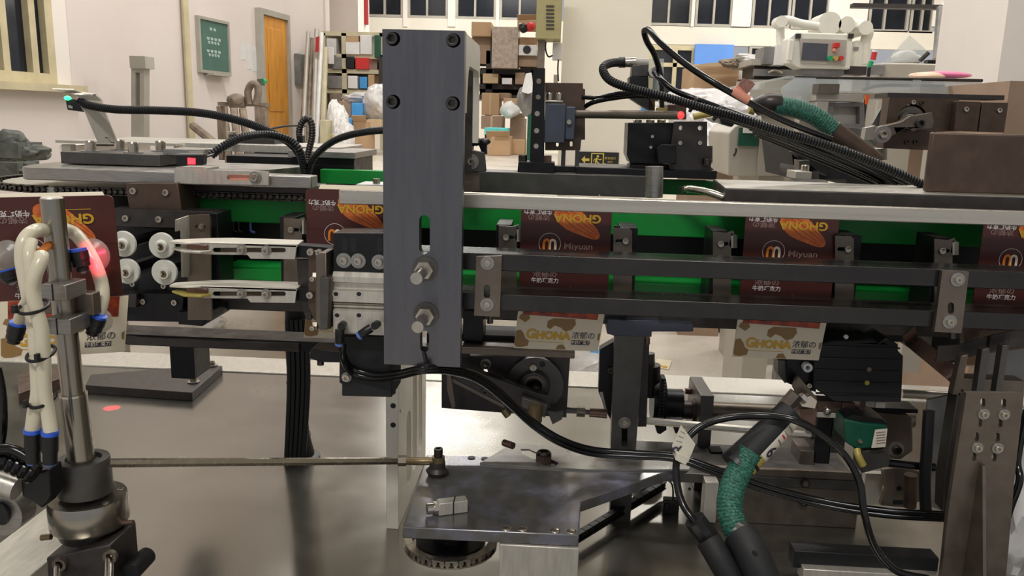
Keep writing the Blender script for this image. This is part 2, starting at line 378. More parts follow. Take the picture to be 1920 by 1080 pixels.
# door
dr = T('door_1', kind='structure')
d0, d1 = s_of(485), s_of(531); dz = W(508, 33).z
def wallbox(m, s0, z0, s1, z1, o0, o1): return m.poly([L2(s0, z0)+WALLN*o0, L2(s1, z0)+WALLN*o0, L2(s1, z1)+WALLN*o0, L2(s0, z1)+WALLN*o0], WALLN*(o1-o0))
m = wallbox(MB(), d0, 0, d1, dz, 0, .03)
for (za, zb) in ((.15, .75), (.85, 1.25), (1.35, 1.95)): wallbox(m, d0+.08, za, d1-.08, zb, .03, .036)
build(m, 'door_panel', 'door_wood', dr, bev=.01)
m = wallbox(MB(), d0-.04, 0, d0, dz+.04, 0, .05); wallbox(m, d1, 0, d1+.03, dz+.04, 0, .05); wallbox(m, d0, dz, d1, dz+.04, 0, .05)
build(m, 'door_frame', 'frame_gray', dr)
build(MB().cyl(L2(d0+.06, 1.0)+WALLN*.03, L2(d0+.06, 1.0)+WALLN*.08, .02), 'door_handle', 'bolt_steel', dr)
def onwall(name, m, x0, y0, x1, y1, th, label, cat, group=None, bev=.003, mm=None):
    s0, s1 = s_of(x0), s_of(x1); xc = (x0+x1)/2
    return build(wallbox(MB(), s0, W(xc, y1).z, s1, W(xc, y0).z, 0, th), name, m, None, label, cat, group, bev=bev)
cb = T('chalkboard', 'green chalkboard in a pale frame with faint chalk writing on the left wall', 'chalkboard')
s0, s1 = s_of(371), s_of(423); za, zb = W(397, 133).z, W(397, 41).z
build(wallbox(MB(), s0, za, s1, zb, .002, .018), 'writing_surface', 'board_green', cb)
m = MB(); f = .018
for q in ((s0-f, za-f, s1+f, za), (s0-f, zb, s1+f, zb+f), (s0-f, za, s0, zb), (s1, za, s1+f, zb)): wallbox(m, *q, 0, .028)
build(m, 'board_frame', 'frame_gray', cb)
build(wallbox(MB(), s0+.06, za-.03, s1-.06, za-f, 0, .07), 'chalk_tray', 'frame_gray', cb)
def wtext(s_, par, mt, px, py, size, off=.02, **k):
    X = WALLD; Z = V((0, 0, 1)); N = WALLN; p = W(px, py)+N*off
    return text(s_, par, mt, Matrix(((X.x, Z.x, N.x, p.x), (X.y, Z.y, N.y, p.y), (X.z, Z.z, N.z, p.z), (0, 0, 0, 1))), size, **k)
for ty, a_, b_ in ((54, 390, 404), (72, 384, 412), (79, 386, 409), (95, 383, 411), (102, 386, 408)):
    m = MB(); n_ = 4 if ty > 60 else 2
    for k in range(n_):
        xa_ = a_+(b_-a_)*k/n_; xb2_ = xa_+(b_-a_)/n_*.7
        for q in (0, 1.8, 3.4): wallbox(m, s_of(xa_+q*.3), W(397, ty+q).z-.003, s_of(xb2_), W(397, ty+q).z+.002, .0185, .0188)
    build(m, 'chalk_writing', 'chalk', cb)
for (x0, y0, x1, y1, lb) in ((451, 78, 461, 112, 'narrow notice sheet at the left of the wall papers'), (462, 84, 471, 130, 'middle white notice paper on the wall left of the wooden door'), (472, 88, 482, 134, 'white notice paper pinned closest to the wooden door')):
    onwall('notice_paper', 'plastic_white', x0, y0, x1, y1, .002, lb, 'paper', 'notice papers on the left wall', bev=0)
eb = onwall('electrical_panel', 'machine_gray', 551, 102, 572, 160, .05, 'small gray electrical panel on the wall right of the wooden door', 'panel')
rs = T('door_sign', 'red sign projecting from the wall beside the top of the wooden door', 'sign')
s0 = s_of(535)
build(MB().bx(519, 36, 532, 67, W(525, 50).y, .03), 'sign_plate', 'red_paint', rs)
bp(rs, 'pictogram', 'ink_white', 523, 40, 528, 46, W(525, 50).y-.003, .002, 0); bp(rs, 'pictogram', 'ink_white', 523, 50, 528, 56, W(525, 50).y-.003, .002, 0)
# scrap along the left wall
sp = T('scrap_post', 'dusty steel channel post leaning upright against the left wall under the window side', 'post')
pq = W(258, 280, .15)
build(MB().fp([(246, 108), (270, 108), (270, 400), (246, 400)], pq.y-.1, .06, [[(254, 136), (262, 136), (262, 200), (254, 200)]]), 'post', 'frame_gray', sp)
build(MB().bx(243, 105, 272, 128, pq.y-.12, .1), 'post_head', 'frame_gray', sp)
fr = T('steel_rack', 'dusty rectangular steel frame standing by the wooden door', 'frame')
Yf = 4.6
for q in ((408, 192, 500, 199), (408, 199, 416, 300), (488, 199, 498, 290)): build(MB().bx(*q, Yf, .06), 'frame_bar', 'scrap', fr)
for q in ((414, 196, 422, 280), (478, 198, 485, 260)): build(MB().bx(*q, Yf+.6, .06), 'frame_bar', 'scrap', fr)
for (cx, cy, r, sd, lb) in ((443, 188, .045, 1, 'grey dusty motor casting on top of the steel frame left end'), (473, 178, .05, 2, 'tall dusty hook-shaped casting standing beside the wooden door')):
    c = P(cx, cy, Yf); m = MB()
    if sd == 1: m.blob(c, (.05, .05, .035), 3, .1); m.cyl(c+V((-.04, 0, -.02)), c+V((.05, 0, -.02)), .02)
    else: m.tube([P(468, 196, Yf), P(465, 172, Yf), P(472, 158, Yf), P(482, 160, Yf), P(484, 175, Yf), P(480, 196, Yf)], .02, 10)
    build(m, 'casting', 'scrap', None, lb, 'casting')
cpy = T('machine_part', 'small green and black machine part perched by the wooden door', 'machine part')
build(MB().bx(482, 148, 492, 160, Yf, .04), 'body', 'casting', cpy); build(MB().cyl(P(492, 152, Yf), P(495, 152, Yf)+V((0, .02, 0)), .014), 'cap', 'green_part', cpy)
for i, (a, c, lb) in enumerate((((362, 236, 4.4), (402, 268, 4.2), 'rusty steel bar leaning diagonally against the left wall'), ((420, 205, 4.9), (432, 330, 4.5), 'bent grey bar standing inside the steel frame'), ((455, 205, 4.9), (470, 330, 4.6), 'curved brown bar standing inside the steel frame'), ((438, 200, 4.9), (452, 330, 4.5), 'thin dusty bar in the middle of the steel frame'))):
    build(MB().tube([P(*a), P(*c)], .022, 8, raw=True), 'steel_bar', 'scrap', None, lb, 'bar')
for i, (cx, cy, rx, rz, lb) in enumerate(((28, 284, .085, .055, 'green grey rough casting on top of the pile at the left edge'), (22, 318, .10, .055, 'dark rough casting at the bottom of the pile at the left edge'), (60, 330, .05, .03, 'small mossy lump of casting beside the pile at the left edge'))):
    Yc = 2.9+.25*i; c = P(cx, cy, Yc); m = MB().blob(c, (rx, .08, rz), 20+i, .3, 4)
    m.box(c+V((-rx*.8, -.07, -.02)), c+V((rx*.7, .07, rz*.6)))
    build(m, 'iron_casting', 'casting', None, lb, 'casting')
tbv = T('side_table', 'pale steel table standing behind the machine at the left', 'table')
build(MB().bx(104, 266, 330, 271, 2.6, .5), 'tabletop', 'frame_gray', tbv)
for x in (108, 320): build(MB().box((P(x, 271, 2.6).x, 2.62, 0), (P(x, 271, 2.6).x+.03, 2.65, P(x, 271, 2.6).z)), 'leg', 'frame_gray', tbv)
build(MB().bx(112, 273, 200, 292, 2.7, .3), 'apron', 'column_white', tbv)
# long stock leaning in the corner right of the panel
stock = [(578, 60, 566, 290, 'frame_gray', .03), (585, 72, 575, 300, 'scrap', .025), (594, 55, 586, 310, 'frame_gray', .035), (603, 62, 592, 310, 'plastic_white', .03), (610, 90, 604, 300, 'shelf_cream', .04), (599, 120, 610, 310, 'yellow', .02), (588, 130, 600, 300, 'machine_gray', .035), (571, 150, 560, 300, 'scrap', .015)]
nm = ['tallest pale bar', 'brown pipe', 'grey steel profile', 'white plastic pipe', 'cream thick plank', 'yellow thin pipe', 'dark grey pipe', 'thin rusty rod']
for (x0, y0, x1, y1, mt, r), n_ in zip(stock, nm): build(MB().tube([P(x0, y0, 6.5), P(x1, y1, 6.1)], r*.55, 8, raw=True), 'stock_bar', mt, None, n_+' leaning in the bundle of stock left of the shelving', 'bar', 'stock bars leaning in the corner')
pp(None, 'warning_strip', 'red_paint', [(592, 70), (598, 68), (597, 96), (591, 98)], 6.35, .02, label='small red warning strip hanging by the bundle of leaning bars', cat='sign')
# pillars
build(MB().box((P(608, 100, 8.5).x, 8.5, 0), (P(672, 100, 8.5).x, 9.0, 4.4)), 'trim_4', 'column_white', kind='structure')
def stand(par, x0, x1, y, Y, d, m='shelf_dark', name='support_stand'):
    a, c = P(x0, y, Y), P(x1, y, Y); return build(MB().box((a.x, Y+.01, 0), (c.x, Y+d-.01, (a.z+c.z)/2-.001)), name, m, par)
YP = 7.2
PX0, PX1 = P(1050, 200, YP).x, P(1212, 200, YP).x
build(MB().box((PX0, YP, 0), (PX1, YP+.6, 4.4)), 'trim_5', 'wall_cream', kind='structure')
YQ = 3.6
build(MB().box((P(1880, 80, YQ).x, YQ, 0), (P(1880, 80, YQ).x+.7, YQ+.6, 4.4)), 'trim_6', 'column_white', kind='structure')
for (x, y1, Yp, lb) in ((603, 60, 8.2, 'thin red fire pipe running down beside the white pillar'), (683, 46, 8.8, 'thick red fire pipe hanging right of the white pillar')):
    fpz = T('fire_pipe', lb, 'pipe'); a = P(x, -40, Yp); c = P(x, y1, Yp); c.x = a.x; c.y = a.y
    build(MB().cyl(c, V((a.x, a.y, 4.4)), .04), 'pipe', 'red_paint', fpz); build(MB().cyl(c, c+V((-.14, 0, 0)), .03), 'elbow', 'red_paint', fpz)
# exit sign on the pillar
es = T('exit_sign', 'black evacuation sign with gold running figure and arrow low on the white pillar', 'sign')
Ys = YP-.012
bp(es, 'sign_plate', 'sign_black', 1086, 285, 1160, 319, Ys, .01)
bp(es, 'panel', 'sign_gold', 1108, 287, 1132, 316, Ys-.003, .004); bp(es, 'panel_inset', 'sign_black', 1110, 289, 1130, 313, Ys-.005, .003)
g = 'sign_gold'; Yg = Ys-.008; m = MB()
m.cyl(P(1121, 293, Yg), P(1121, 293, Yg)+V((0, .003, 0)), RR(2.3, YP), 12)
for a, c, w2 in (((1120, 296), (1117, 303), 3.2), ((1120, 297), (1125, 300), 1.6), ((1125, 300), (1128, 298), 1.6), ((1119, 297), (1114, 299), 1.6), ((1114, 299), (1113, 303), 1.6), ((1118, 303), (1123, 306), 2), ((1123, 306), (1122, 312), 2), ((1117, 303), (1116, 308), 2), ((1116, 308), (1111, 310), 2)):
    dx, dy = c[0]-a[0], c[1]-a[1]; l = math.hypot(dx, dy); nx, ny = -dy/l*w2/2, dx/l*w2/2
    m.fp([(a[0]+nx, a[1]+ny), (c[0]+nx, c[1]+ny), (c[0]-nx, c[1]-ny), (a[0]-nx, a[1]-ny)], Yg, .003)
build(m, 'running_figure', g, es)
pp(es, 'arrow', g, [(1090, 299), (1097, 292), (1097, 297), (1105, 297), (1105, 302), (1097, 302), (1097, 307)], Yg, .003)
ftext('安全出口', es, g, 1144, 297, Yg, 5.2); ftext('EXIT', es, g, 1144, 304, Yg, 4.5)
build(MB().tube([P(1085, 321, 7.0), P(1112, 312, 7.1), P(1135, 308, 7.1)], .008, 6, raw=True), 'rod', 'plastic_white', None, 'thin white rod leaning in front of the evacuation sign', 'rod')
# olive cabinet and junction box on the pillar
oc = T('vent_cabinet', 'tall olive metal cabinet with slotted vents hung on the white pillar', 'cabinet')
bp(oc, 'body', 'olive', 1006, -60, 1054, 73, 6.6, .3, .004)
for k in range(7): bp(oc, 'vent_slot', 'shelf_dark', 1024, 10+k*7, 1039, 13+k*7, 6.592, .01, 0)
jb = T('junction_box', 'white junction box with cables on the pillar under the olive cabinet', 'electrical box')
bp(jb, 'box', 'plastic_white', 1036, 80, 1054, 112, 6.9, .12, .003)
tb(jb, 'cable', 'gloss_black', [(1024, 73, 6.85), (1023, 92, 6.85), (1028, 106, 6.85), (1036, 104, 6.85)], 1.4); tb(jb, 'cable', 'gloss_black', [(1047, 112, 6.9), (1046, 130, 6.95), (1047, 152, 7)], 1.4)
bp(None, 'wall_socket', 'cabinet', 1038, 140, 1046, 156, 7.1, .08, label='small grey socket box at the bottom of the cable on the pillar', cat='socket')
build(MB().box((P(1009, 73, 6.7).x, 6.7, 0), (P(1022, 73, 6.7).x, 6.8, P(1010, 73, 6.7).z)), 'support_post', 'warm_steel', None, 'square steel post under the olive vent cabinet', 'post')
# back windows
def bwin(n, x0, x1, yb, mull, Y=12.0, ztop=4.2, fm='frame_gray', fr=.035, zt=None, trans=()):
    xc = (x0+x1)/2; z0 = P(xc, yb, Y).z; X0, X1 = P(x0, yb, Y).x, P(x1, yb, Y).x; z1 = zt if zt else ztop
    return window_on('window_%d' % n, [(X0, Y, z0), (X1, Y, z0), (X1, Y, z1), (X0, Y, z1)], (0, -1, 0), .1, mull, fm, fr, trans)
bwin(2, 686, 756, 32, (.5,)); bwin(3, 764, 840, 34, (.48,)); bwin(4, 854, 930, 36, (.48,)); bwin(5, 936, 1012, 38, (.5,))
bwin(6, 1214, 1296, 48, (.47,)); bwin(7, 1302, 1372, 50, (.5,)); bwin(8, 1408, 1480, 53, (.45,)); bwin(9, 1482, 1552, 56, (.5,))
bwin(10, 1626, 1702, 60, (.4,)); bwin(11, 1704, 1748, 62, (.5,)); bwin(12, 1786, 1880, 66, (.3,))
for (a, b_) in ((756, 764), (840, 854), (930, 936), (1296, 1302), (1372, 1408), (1552, 1626), (1748, 1786)):
    build(MB().box((P(a, 30, 12).x, 11.98, P((a+b_)/2, 50, 12).z), (P(b_, 30, 12).x, 12.15, 4.4)), 'trim_%d' % (20+a % 97), 'column_white', kind='structure')
bwin(13, 1212, 1300, 200, (.55,), fm='frame_cream', fr=.07, zt=P(1256, 84, 12).z, trans=(.68,)); bwin(14, 1400, 1450, 160, (.5,), zt=P(1420, 86, 12).z); bwin(15, 1786, 1880, 112, (.3,), zt=P(1830, 93, 12).z)
bp(None, 'hanging_board', 'blue_panel', 1300, 83, 1372, 200, 11.9, .06, label='light blue panel hanging on the back wall above the carton', cat='panel')
bp(None, 'wall_poster', 'blue_box', 1203, 192, 1219, 210, YP-.02, .015, label='small blue notice at the right edge of the white pillar', cat='notice')
# lights on the ceiling
for i, (x, y, lb) in enumerate(((P(1815, -2, 9.5).x, 9.5, 'bright tube lamp housing hanging at the upper right by the windows'),)):
    cl = T('ceiling_lamp', lb, 'lamp'); z = P(1815, 0, y).z
    build(MB().poly([P(1786, 2, y), P(1800, -14, y), P(1930, -22, y), P(1870, -2, y), P(1800, 8, y)], (0, .25, 0)), 'lamp_shade', 'lamp_tube', cl)
gs = T('overhead_rail', 'dark steel overhead rail crossing in front of the right windows', 'rail')
build(MB().bx(1600, 8, 1845, 16, 8.5, .1), 'beam', 'shelf_dark', gs)
for (xa, xb) in ((1764, 1756), (1786, 1778)): build(MB().tube([P(xa, 14, 8.5), P(xb, 112, 8.3)], .04, 8, raw=True), 'post', 'machine_gray' if xa < 1770 else 'shelf_dark', gs)
# ---------------------------------------------------------------- shelving left of the column
sh = T('shelving_rack', 'cream slotted-angle shelving rack full of parts behind the column at left', 'shelves')
YS = 6.8
for x in (606, 645, 716): build(MB().box((P(x, 100, YS).x-.02, YS, 0), (P(x, 100, YS).x+.02, YS+.04, P(x, 62, YS).z)), 'upright', 'shelf_cream', sh)
for y in (62, 104, 132, 170, 208): build(MB().box((P(604, y, YS).x, YS, P(660, y+2, YS).z-.015), (P(760, y, YS).x, YS+.5, P(660, y, YS).z+.01)), 'shelf', 'shelf_cream', sh)
TZ = 1.06
wtb = T('packing_table', 'wide pale table behind the machine carrying the piles of cartons', 'table')
tx0, tx1 = -1.72, P(1046, 300, 7.1).x
build(MB().box((tx0, 2.9, TZ-.035), (tx1, 7.1, TZ)), 'tabletop', 'floor', wtb, bev=.003)
for lx in (tx0+.05, tx1-.09):
    for ly in (2.95, 5.0, 7.0): build(MB().box((lx, ly, 0), (lx+.04, ly+.04, TZ-.036)), 'leg', 'frame_gray', wtb)

def bgbox(name, m, x0, y0, x1, y1, Y, d, lb, cat='box', group=None, bev=.004, flaps=False, tape=False, table=False):
    r = T(name, lb, cat, group); xc_, yc_ = (x0+x1)/2, (y0+y1)/2
    a_, c_ = P(x0, yc_, Y), P(x1, yc_, Y); zb_ = P(xc_, y1, Y).z
    if table and zb_ < TZ+.16 or table == 2: zb_ = TZ+.001
    if table: zb_ = max(zb_, TZ+.001)
    build(MB().box((a_.x, Y, zb_), (c_.x, Y+d, P(xc_, y0, Y).z)), 'carton' if cat == 'box' else 'body', m, r, bev=bev)
    w_ = x1-x0
    if tape: bp(r, 'tape', 'cardboard_pale', x0+w_*.44, y0, x0+w_*.54, y1, Y-.003, .003, 0)
    if flaps:
        a = P(x0, y0, Y); c = P(x1, y0, Y)
        build(MB().poly([a, c, c+V((0, -.05, .04)), a+V((0, -.05, .04))], (0, .004, .002)), 'flap', m, r)
    return r
G = 'goods on the cream shelving'
items = [
 ('storage_box', 'plastic_white', 648, 78, 674, 102, 'white box under the brown one on the top shelf'), ('carton', 'cardboard', 649, 68, 672, 80, 'small brown carton on the white box of the top shelf'),
 ('storage_box', 'plastic_white', 675, 66, 697, 102, 'pale stacked boxes with labels on the top shelf right'), ('parts_bag', 'bag', 612, 72, 630, 104, 'lilac white bag on the top shelf left end'),
 ('parts_bin', 'black', 648, 106, 664, 128, 'black bin on the second shelf'), ('parts_bag', 'red', 666, 108, 692, 130, 'red wrapped parts on the second shelf'), ('parts_bin', 'machine_gray', 622, 106, 640, 130, 'grey parts bin on the second shelf left'),
 ('parts_bin', 'machine_gray', 614, 142, 640, 166, 'grey motor parts on the third shelf left'), ('parts_bin', 'plastic_white', 652, 142, 670, 166, 'pale round part on the third shelf middle'), ('parts_bin', 'blue_box', 674, 144, 688, 166, 'dull blue can on the third shelf'),
 ('carton', 'cardboard', 690, 140, 702, 170, 'narrow brown carton at the right of the third shelf'), ('parts_bin', 'scrap', 618, 174, 640, 204, 'dusty parts on the lowest shelf left'), ('paper_sheet', 'plastic_white', 615, 88, 626, 120, 'white paper sheet hanging from the left shelf upright')]
for n_, m_, x0, y0, x1, y1, lb in items: bgbox(n_, m_, x0, y0, x1, y1, YS-.02 if n_ != 'paper_sheet' else YS-.06, .3 if n_ != 'paper_sheet' else .01, lb, 'box' if 'box' in n_ or 'carton' in n_ else 'paper' if 'paper' in n_ else 'parts', G)
for i, (x0, y0, x1, y1, mt, lb) in enumerate(((702, 66, 712, 108, 'valve_green', 'dark green bag hanging at the right of the cream shelving'), (710, 106, 724, 172, 'shelf_dark', 'dark cloth hanging by the right side of the cream shelving'))): bgbox('hanging_bag', mt, x0, y0, x1, y1, YS-.05, .08, lb, 'bag')
# pile in front of the shelving
for c, rad, mt, lb in (((682, 184, 6.2), (.15, .12, .05), 'bag', 'white plastic bag on the goods pile left of the column'), ((712, 192, 6.0), (.10, .12, .13), 'bag', 'big white plastic sack beside the column'), ((645, 262, 5.2), (.06, .1, .12), 'bag', 'clear crumpled bag standing at the foot of the pile'), ((632, 240, 5.6), (.07, .1, .18), 'plastic_white', 'white roll of film standing left of the pile')):
    build(MB().blob(P(*c), rad, int(c[0]), .2, 4, False), 'plastic_bag', mt, None, lb, 'bag')
for x0, y0, x1, y1, Y, mt, lb in ((659, 193, 680, 226, 5.9, 'blue_box', 'bright blue box in the middle of the pile left of the column'), (680, 196, 697, 224, 6.0, 'cardboard_dull', 'orange brown carton right of the bright blue box'), (636, 190, 658, 220, 6.1, 'cardboard_dull', 'dull brown carton left of the bright blue box'), (662, 228, 688, 250, 5.7, 'cardboard', 'open brown carton under the bright blue box'), (688, 224, 714, 244, 5.8, 'cardboard_pale', 'pale brown carton at the lower right of the pile'), (612, 205, 634, 232, 6.0, 'cardboard_dull', 'dusty carton at the left of the pile'), (618, 252, 630, 270, 5.2, 'yellow', 'small yellow carton at the foot of the pile'), (640, 222, 660, 236, 5.9, 'blue_box', 'flat pale blue package under the dull carton'), (600, 225, 614, 285, 5.4, 'shelf_cream', 'tall narrow cream box at the left foot of the pile')):
    bgbox('carton', mt, x0, y0, x1, y1, Y, .25, lb, 'box', 'cartons in the pile left of the column', flaps=mt == 'cardboard', table=True)
# ---------------------------------------------------------------- dark rack right of the column with big cartons
rk = T('storage_rack', 'dark brown storage rack with big cartons between the column and the pillar', 'shelves')
YK = 7.6
for x in (884, 918, 1003): build(MB().box((P(x, 100, YK).x-.03, YK, 0), (P(x, 100, YK).x+.03, YK+.06, P(x, 95, YK).z)), 'upright', 'shelf_dark', rk)
for y in (130, 158, 178): build(MB().box((P(870, y, YK).x, YK, P(940, y+3, YK).z-.03), (P(1006, y, YK).x, YK+.7, P(940, y, YK).z)), 'shelf', 'shelf_dark', rk)
bp(rk, 'back_filler', 'shelf_dark', 900, 128, 1000, 186, YK+.62, .02, 0); bp(sh, 'back_filler', 'machine_gray', 606, 64, 716, 206, YS+.46, .02, 0)  # boards added behind the goods to darken and fill the racks
GR = 'cartons on and around the dark storage rack'
for n_, m_, x0, y0, x1, y1, Y, lb in (
 ('carton', 'cardboard', 884, 41, 921, 68, 7.5, 'small tan carton on top of the rack at the left'), ('carton', 'cardboard', 970, 38, 1007, 52, 7.5, 'open flat carton on top of the rack at the right'), ('carton', 'cardboard_dull', 884, 70, 920, 120, 7.6, 'tan carton behind the rack upright at the left'),
 ('wrapped_carton', 'wrap', 922, 50, 971, 128, 7.4, 'tall carton wrapped in brown plastic film on the rack'), ('carton', 'cardboard', 973, 70, 1007, 86, 7.5, 'thin tan carton above the white box with the round lens'), ('white_box', 'plastic_white', 972, 84, 1007, 104, 7.45, 'white box with a black round lens on the rack'), ('carton', 'cardboard_dull', 972, 104, 1007, 125, 7.5, 'tan carton under the white box with the round lens'),
 ('carton', 'cardboard_pale', 905, 138, 934, 156, 7.5, 'row of small pale cartons on the middle rack shelf'), ('parts_bin', 'plastic_white', 941, 146, 960, 158, 7.5, 'small white bin on the middle rack shelf'), ('carton', 'cardboard_dull', 966, 136, 984, 158, 7.5, 'tilted brown carton on the middle rack shelf'),
 ('carton', 'cardboard', 903, 174, 936, 216, 7.2, 'large tan carton on the floor pile left'), ('carton', 'cardboard_dull', 936, 174, 956, 186, 7.3, 'flat carton top right of the large tan carton'), ('carton', 'cardboard', 944, 184, 974, 196, 7.1, 'tan carton above the round white wrapped bundle'), ('carton', 'cardboard_dull', 902, 217, 942, 242, 7.0, 'tan carton directly over the turquoise package'),
 ('carton', 'cardboard', 912, 256, 956, 296, 6.4, 'tan carton nearest the floor under the turquoise package'), ('carton', 'cardboard_dull', 956, 222, 984, 262, 6.9, 'open tan carton at the right of the floor pile'), ('carton', 'cardboard', 958, 262, 984, 290, 6.7, 'lowest tan carton at the right of the floor pile'), ('turquoise_package', 'turq', 908, 240, 951, 253, 6.4, 'turquoise wrapped package on a tan carton')):
    r = bgbox(n_, m_, x0, y0, x1, y1, Y, .35, lb, 'box' if n_ != 'parts_bin' else 'bin', GR, flaps=(x0 in (956, 970, 912)), tape=(x0 in (903, 902)), table=2 if x0 in (912, 958, 956) else (y0 > 165 and x0 != 908))
    if n_ == 'white_box': dp(r, 'lens', 'black', 988, 93, 6, Y-.012, .012); dp(r, 'lens_rim', 'gray_steel', 988, 93, 7.5, Y-.006, .006, 6)
build(MB().blob(P(956, 206, 6.8), (.075, .08, .07), 5, .15, 3, False), 'wrapped_bundle', 'plastic_white', None, 'round white wrapped bundle between the tan cartons', 'bundle')
build(MB().blob(P(994, 50, 7.35), (.05, .05, .04), 6, .2, 3, False), 'plastic_bag', 'red', None, 'red bag inside the open carton on top of the rack', 'bag')
build(MB().blob(P(982, 52, 7.35), (.04, .05, .04), 8, .2, 3, False), 'plastic_bag', 'black', None, 'dark bag beside the red bag on top of the rack', 'bag')
build(MB().fp([(978, 172), (986, 138), (996, 136), (1000, 172), (990, 176)], 5.5, .1), 'plastic_sheet', 'plastic_white', None, 'white plastic sheet hanging behind the perforated black bar', 'sheet')
build(MB().blob(P(986, 190, 5.6), (.05, .06, .09), 9, .3, 3, False), 'foil_bundle', 'machine_gray', None, 'grey foil bundle hanging under the white plastic sheet', 'bundle')
build(MB().bx(988, 215, 1000, 307, 5.0, .1), 'green_post', 'valve_green', None, 'dark green upright behind the perforated black bar', 'post')
build(MB().fp([(912, 280), (922, 256), (928, 258), (916, 290)], 6.0, .05), 'wooden_wedge', 'cardboard', None, 'slanting wooden strip by the lowest tan carton', 'wood')
# ================================================================ RIGHT BACKGROUND: carton, bags, cabinets, second machine
lgc = bgbox('large_carton', 'cardboard', 1300, 121, 1384, 186, 5.2, .5, 'large tan carton standing under the light blue panel'); stand(lgc, 1302, 1382, 187, 5.2, .5, 'cardboard_dull')
pp(None, 'carton_flap', 'cardboard_pale', [(1300, 122), (1330, 118), (1360, 116), (1384, 120), (1384, 124), (1300, 125)], 5.15, .02, label='raised top flap edge of the large tan carton', cat='box')
stand(bgbox('carton', 'plastic_white', 1385, 120, 1410, 150, 5.3, .3, 'white carton right of the large tan carton'), 1388, 1407, 151, 5.3, .3, 'cabinet')
bgbox('carton', 'cardboard_dull', 1330, 300, 1376, 336, 3.6, .3, 'low tan carton on the floor behind the black slide block')
bgbox('carton', 'cardboard_dull', 1193, 312, 1212, 322, 4.6, .3, 'small tan carton on the floor by the steel standoff pin')
for c, rad, mt, lb, sd in (((1322, 196, 4.2), (.19, .2, .08), 'bag', 'large crumpled white bag below the tan carton', 31), ((1345, 222, 3.8), (.16, .2, .10), 'bag', 'clear plastic sack hanging below the black hoses', 32), ((1350, 262, 3.6), (.08, .1, .12), 'plastic_white', 'white plastic tub bag left of the cabinet', 33), ((1345, 305, 3.7), (.07, .1, .05), 'plastic_white', 'small white bag on the floor left of the cabinet', 34), ((1378, 120, 5.0), (.09, .1, .03), 'scrap', 'crumpled grey film lying on the large tan carton', 35), ((1420, 112, 4.9), (.12, .1, .03), 'bag', 'thin clear film on the bench behind the carton', 36)):
    build(MB().blob(P(*c), rad, sd, .22, 4, False), 'plastic_bag', mt, None, lb, 'bag')
cb2 = T('control_cabinet', 'pale grey cabinet with two slots behind the black cable bundle', 'cabinet')
pp(cb2, 'body', 'cabinet', [(1366, 250), (1376, 238), (1395, 230), (1468, 246), (1480, 258), (1474, 330), (1366, 330)], 3.0, .4, bev=.004)
pp(cb2, 'door', 'cabinet', [(1424, 248), (1472, 256), (1468, 330), (1420, 330)], 2.985, .012, bev=.003)
for x in (1434, 1465): bp(cb2, 'slot', 'black', x-1.2, 258, x+1.2, 280, 2.975, .008, 0)
bp(cb2, 'opening', 'valve_green', 1386, 240, 1422, 274, 2.98, .02, 0); bp(cb2, 'white_cover', 'plastic_white', 1394, 240, 1420, 250, 2.97, .01)
stand(cb2, 1424, 1472, 330, 3.02, .36, 'cabinet', 'plinth'); tb(cb2, 'handle', 'dark_steel', [(1376, 292, 2.98), (1380, 284, 2.97), (1380, 278, 2.97)], 2)
# grey bench with clutter
bn = T('workbench', 'grey bench with a dark lower recess behind the pink cable tag', 'bench')
bp(bn, 'worktop', 'cabinet', 1408, 112, 1590, 124, 4.6, .5); bp(bn, 'recess', 'shelf_dark', 1414, 124, 1498, 148, 4.65, .3)
bp(bn, 'drawer_front', 'machine_gray', 1414, 130, 1498, 143, 4.6, .03); bp(bn, 'apron', 'cabinet', 1400, 150, 1500, 215, 4.55, .3)
stand(bn, 1404, 1498, 215, 4.6, .3, 'cabinet', 'cupboard'); tb(bn, 'latch', 'bolt_steel', [(1440, 136, 4.58), (1452, 132, 4.57), (1466, 137, 4.58)], 2.5)
bp(None, 'equipment_box', 'machine_gray', 1432, 88, 1456, 120, 4.55, .2, label='pale blue grey equipment box standing on the grey bench', cat='box')
bp(None, 'equipment_box', 'plastic_white', 1456, 84, 1476, 122, 4.5, .2, label='white equipment box between the grey box and the operator panel', cat='box')
pw = T('extraction_duct', 'white plastic pipe elbow rising left of the operator panel', 'pipe')
tb(pw, 'pipe', 'machine_white', [(1464, 86, 4.7), (1463, 60, 4.7), (1466, 40, 4.7), (1480, 38, 4.7), (1500, 44, 4.7), (1534, 50, 4.7)], 7.5, n=16)
dp(pw, 'elbow_collar', 'machine_white', 1466, 40, 10, 4.62, .1)
ro = T('robot', 'white jointed robot arm behind the operator panel', 'robot')
tb(ro, 'upper_arm', 'machine_white', [(1556, 80, 4.9), (1556, 60, 4.9), (1560, 42, 4.9)], 17, n=20)
tb(ro, 'forearm', 'machine_white', [(1545, 42, 4.85), (1575, 42, 4.85), (1605, 48, 4.85), (1628, 52, 4.85)], [RR(12, 4.85)]*40 and 11, n=20)
tb(ro, 'wrist', 'machine_white', [(1622, 48, 4.82), (1628, 62, 4.82), (1622, 80, 4.82), (1620, 120, 4.82)], 9, n=20)
for cx, cy, r in ((1556, 44, 20), (1588, 46, 14), (1624, 52, 12)): dp(ro, 'joint_cap', 'machine_white', cx, cy, r, 4.75, .2)
bp(ro, 'base', 'machine_white', 1600, 76, 1632, 140, 4.8, .2, .01); bp(ro, 'display_plate', 'machine_gray', 1600, 88, 1610, 94, 4.79, .01)
hm = T('operator_console', 'cream operator panel with a grey screen and red buttons on the grey bench', 'control panel')
Yh = 4.2
pp(hm, 'housing', 'machine_white', [(1494, 60), (1600, 64), (1594, 130), (1498, 128), (1480, 118), (1478, 72)], Yh, .12, bev=.006)
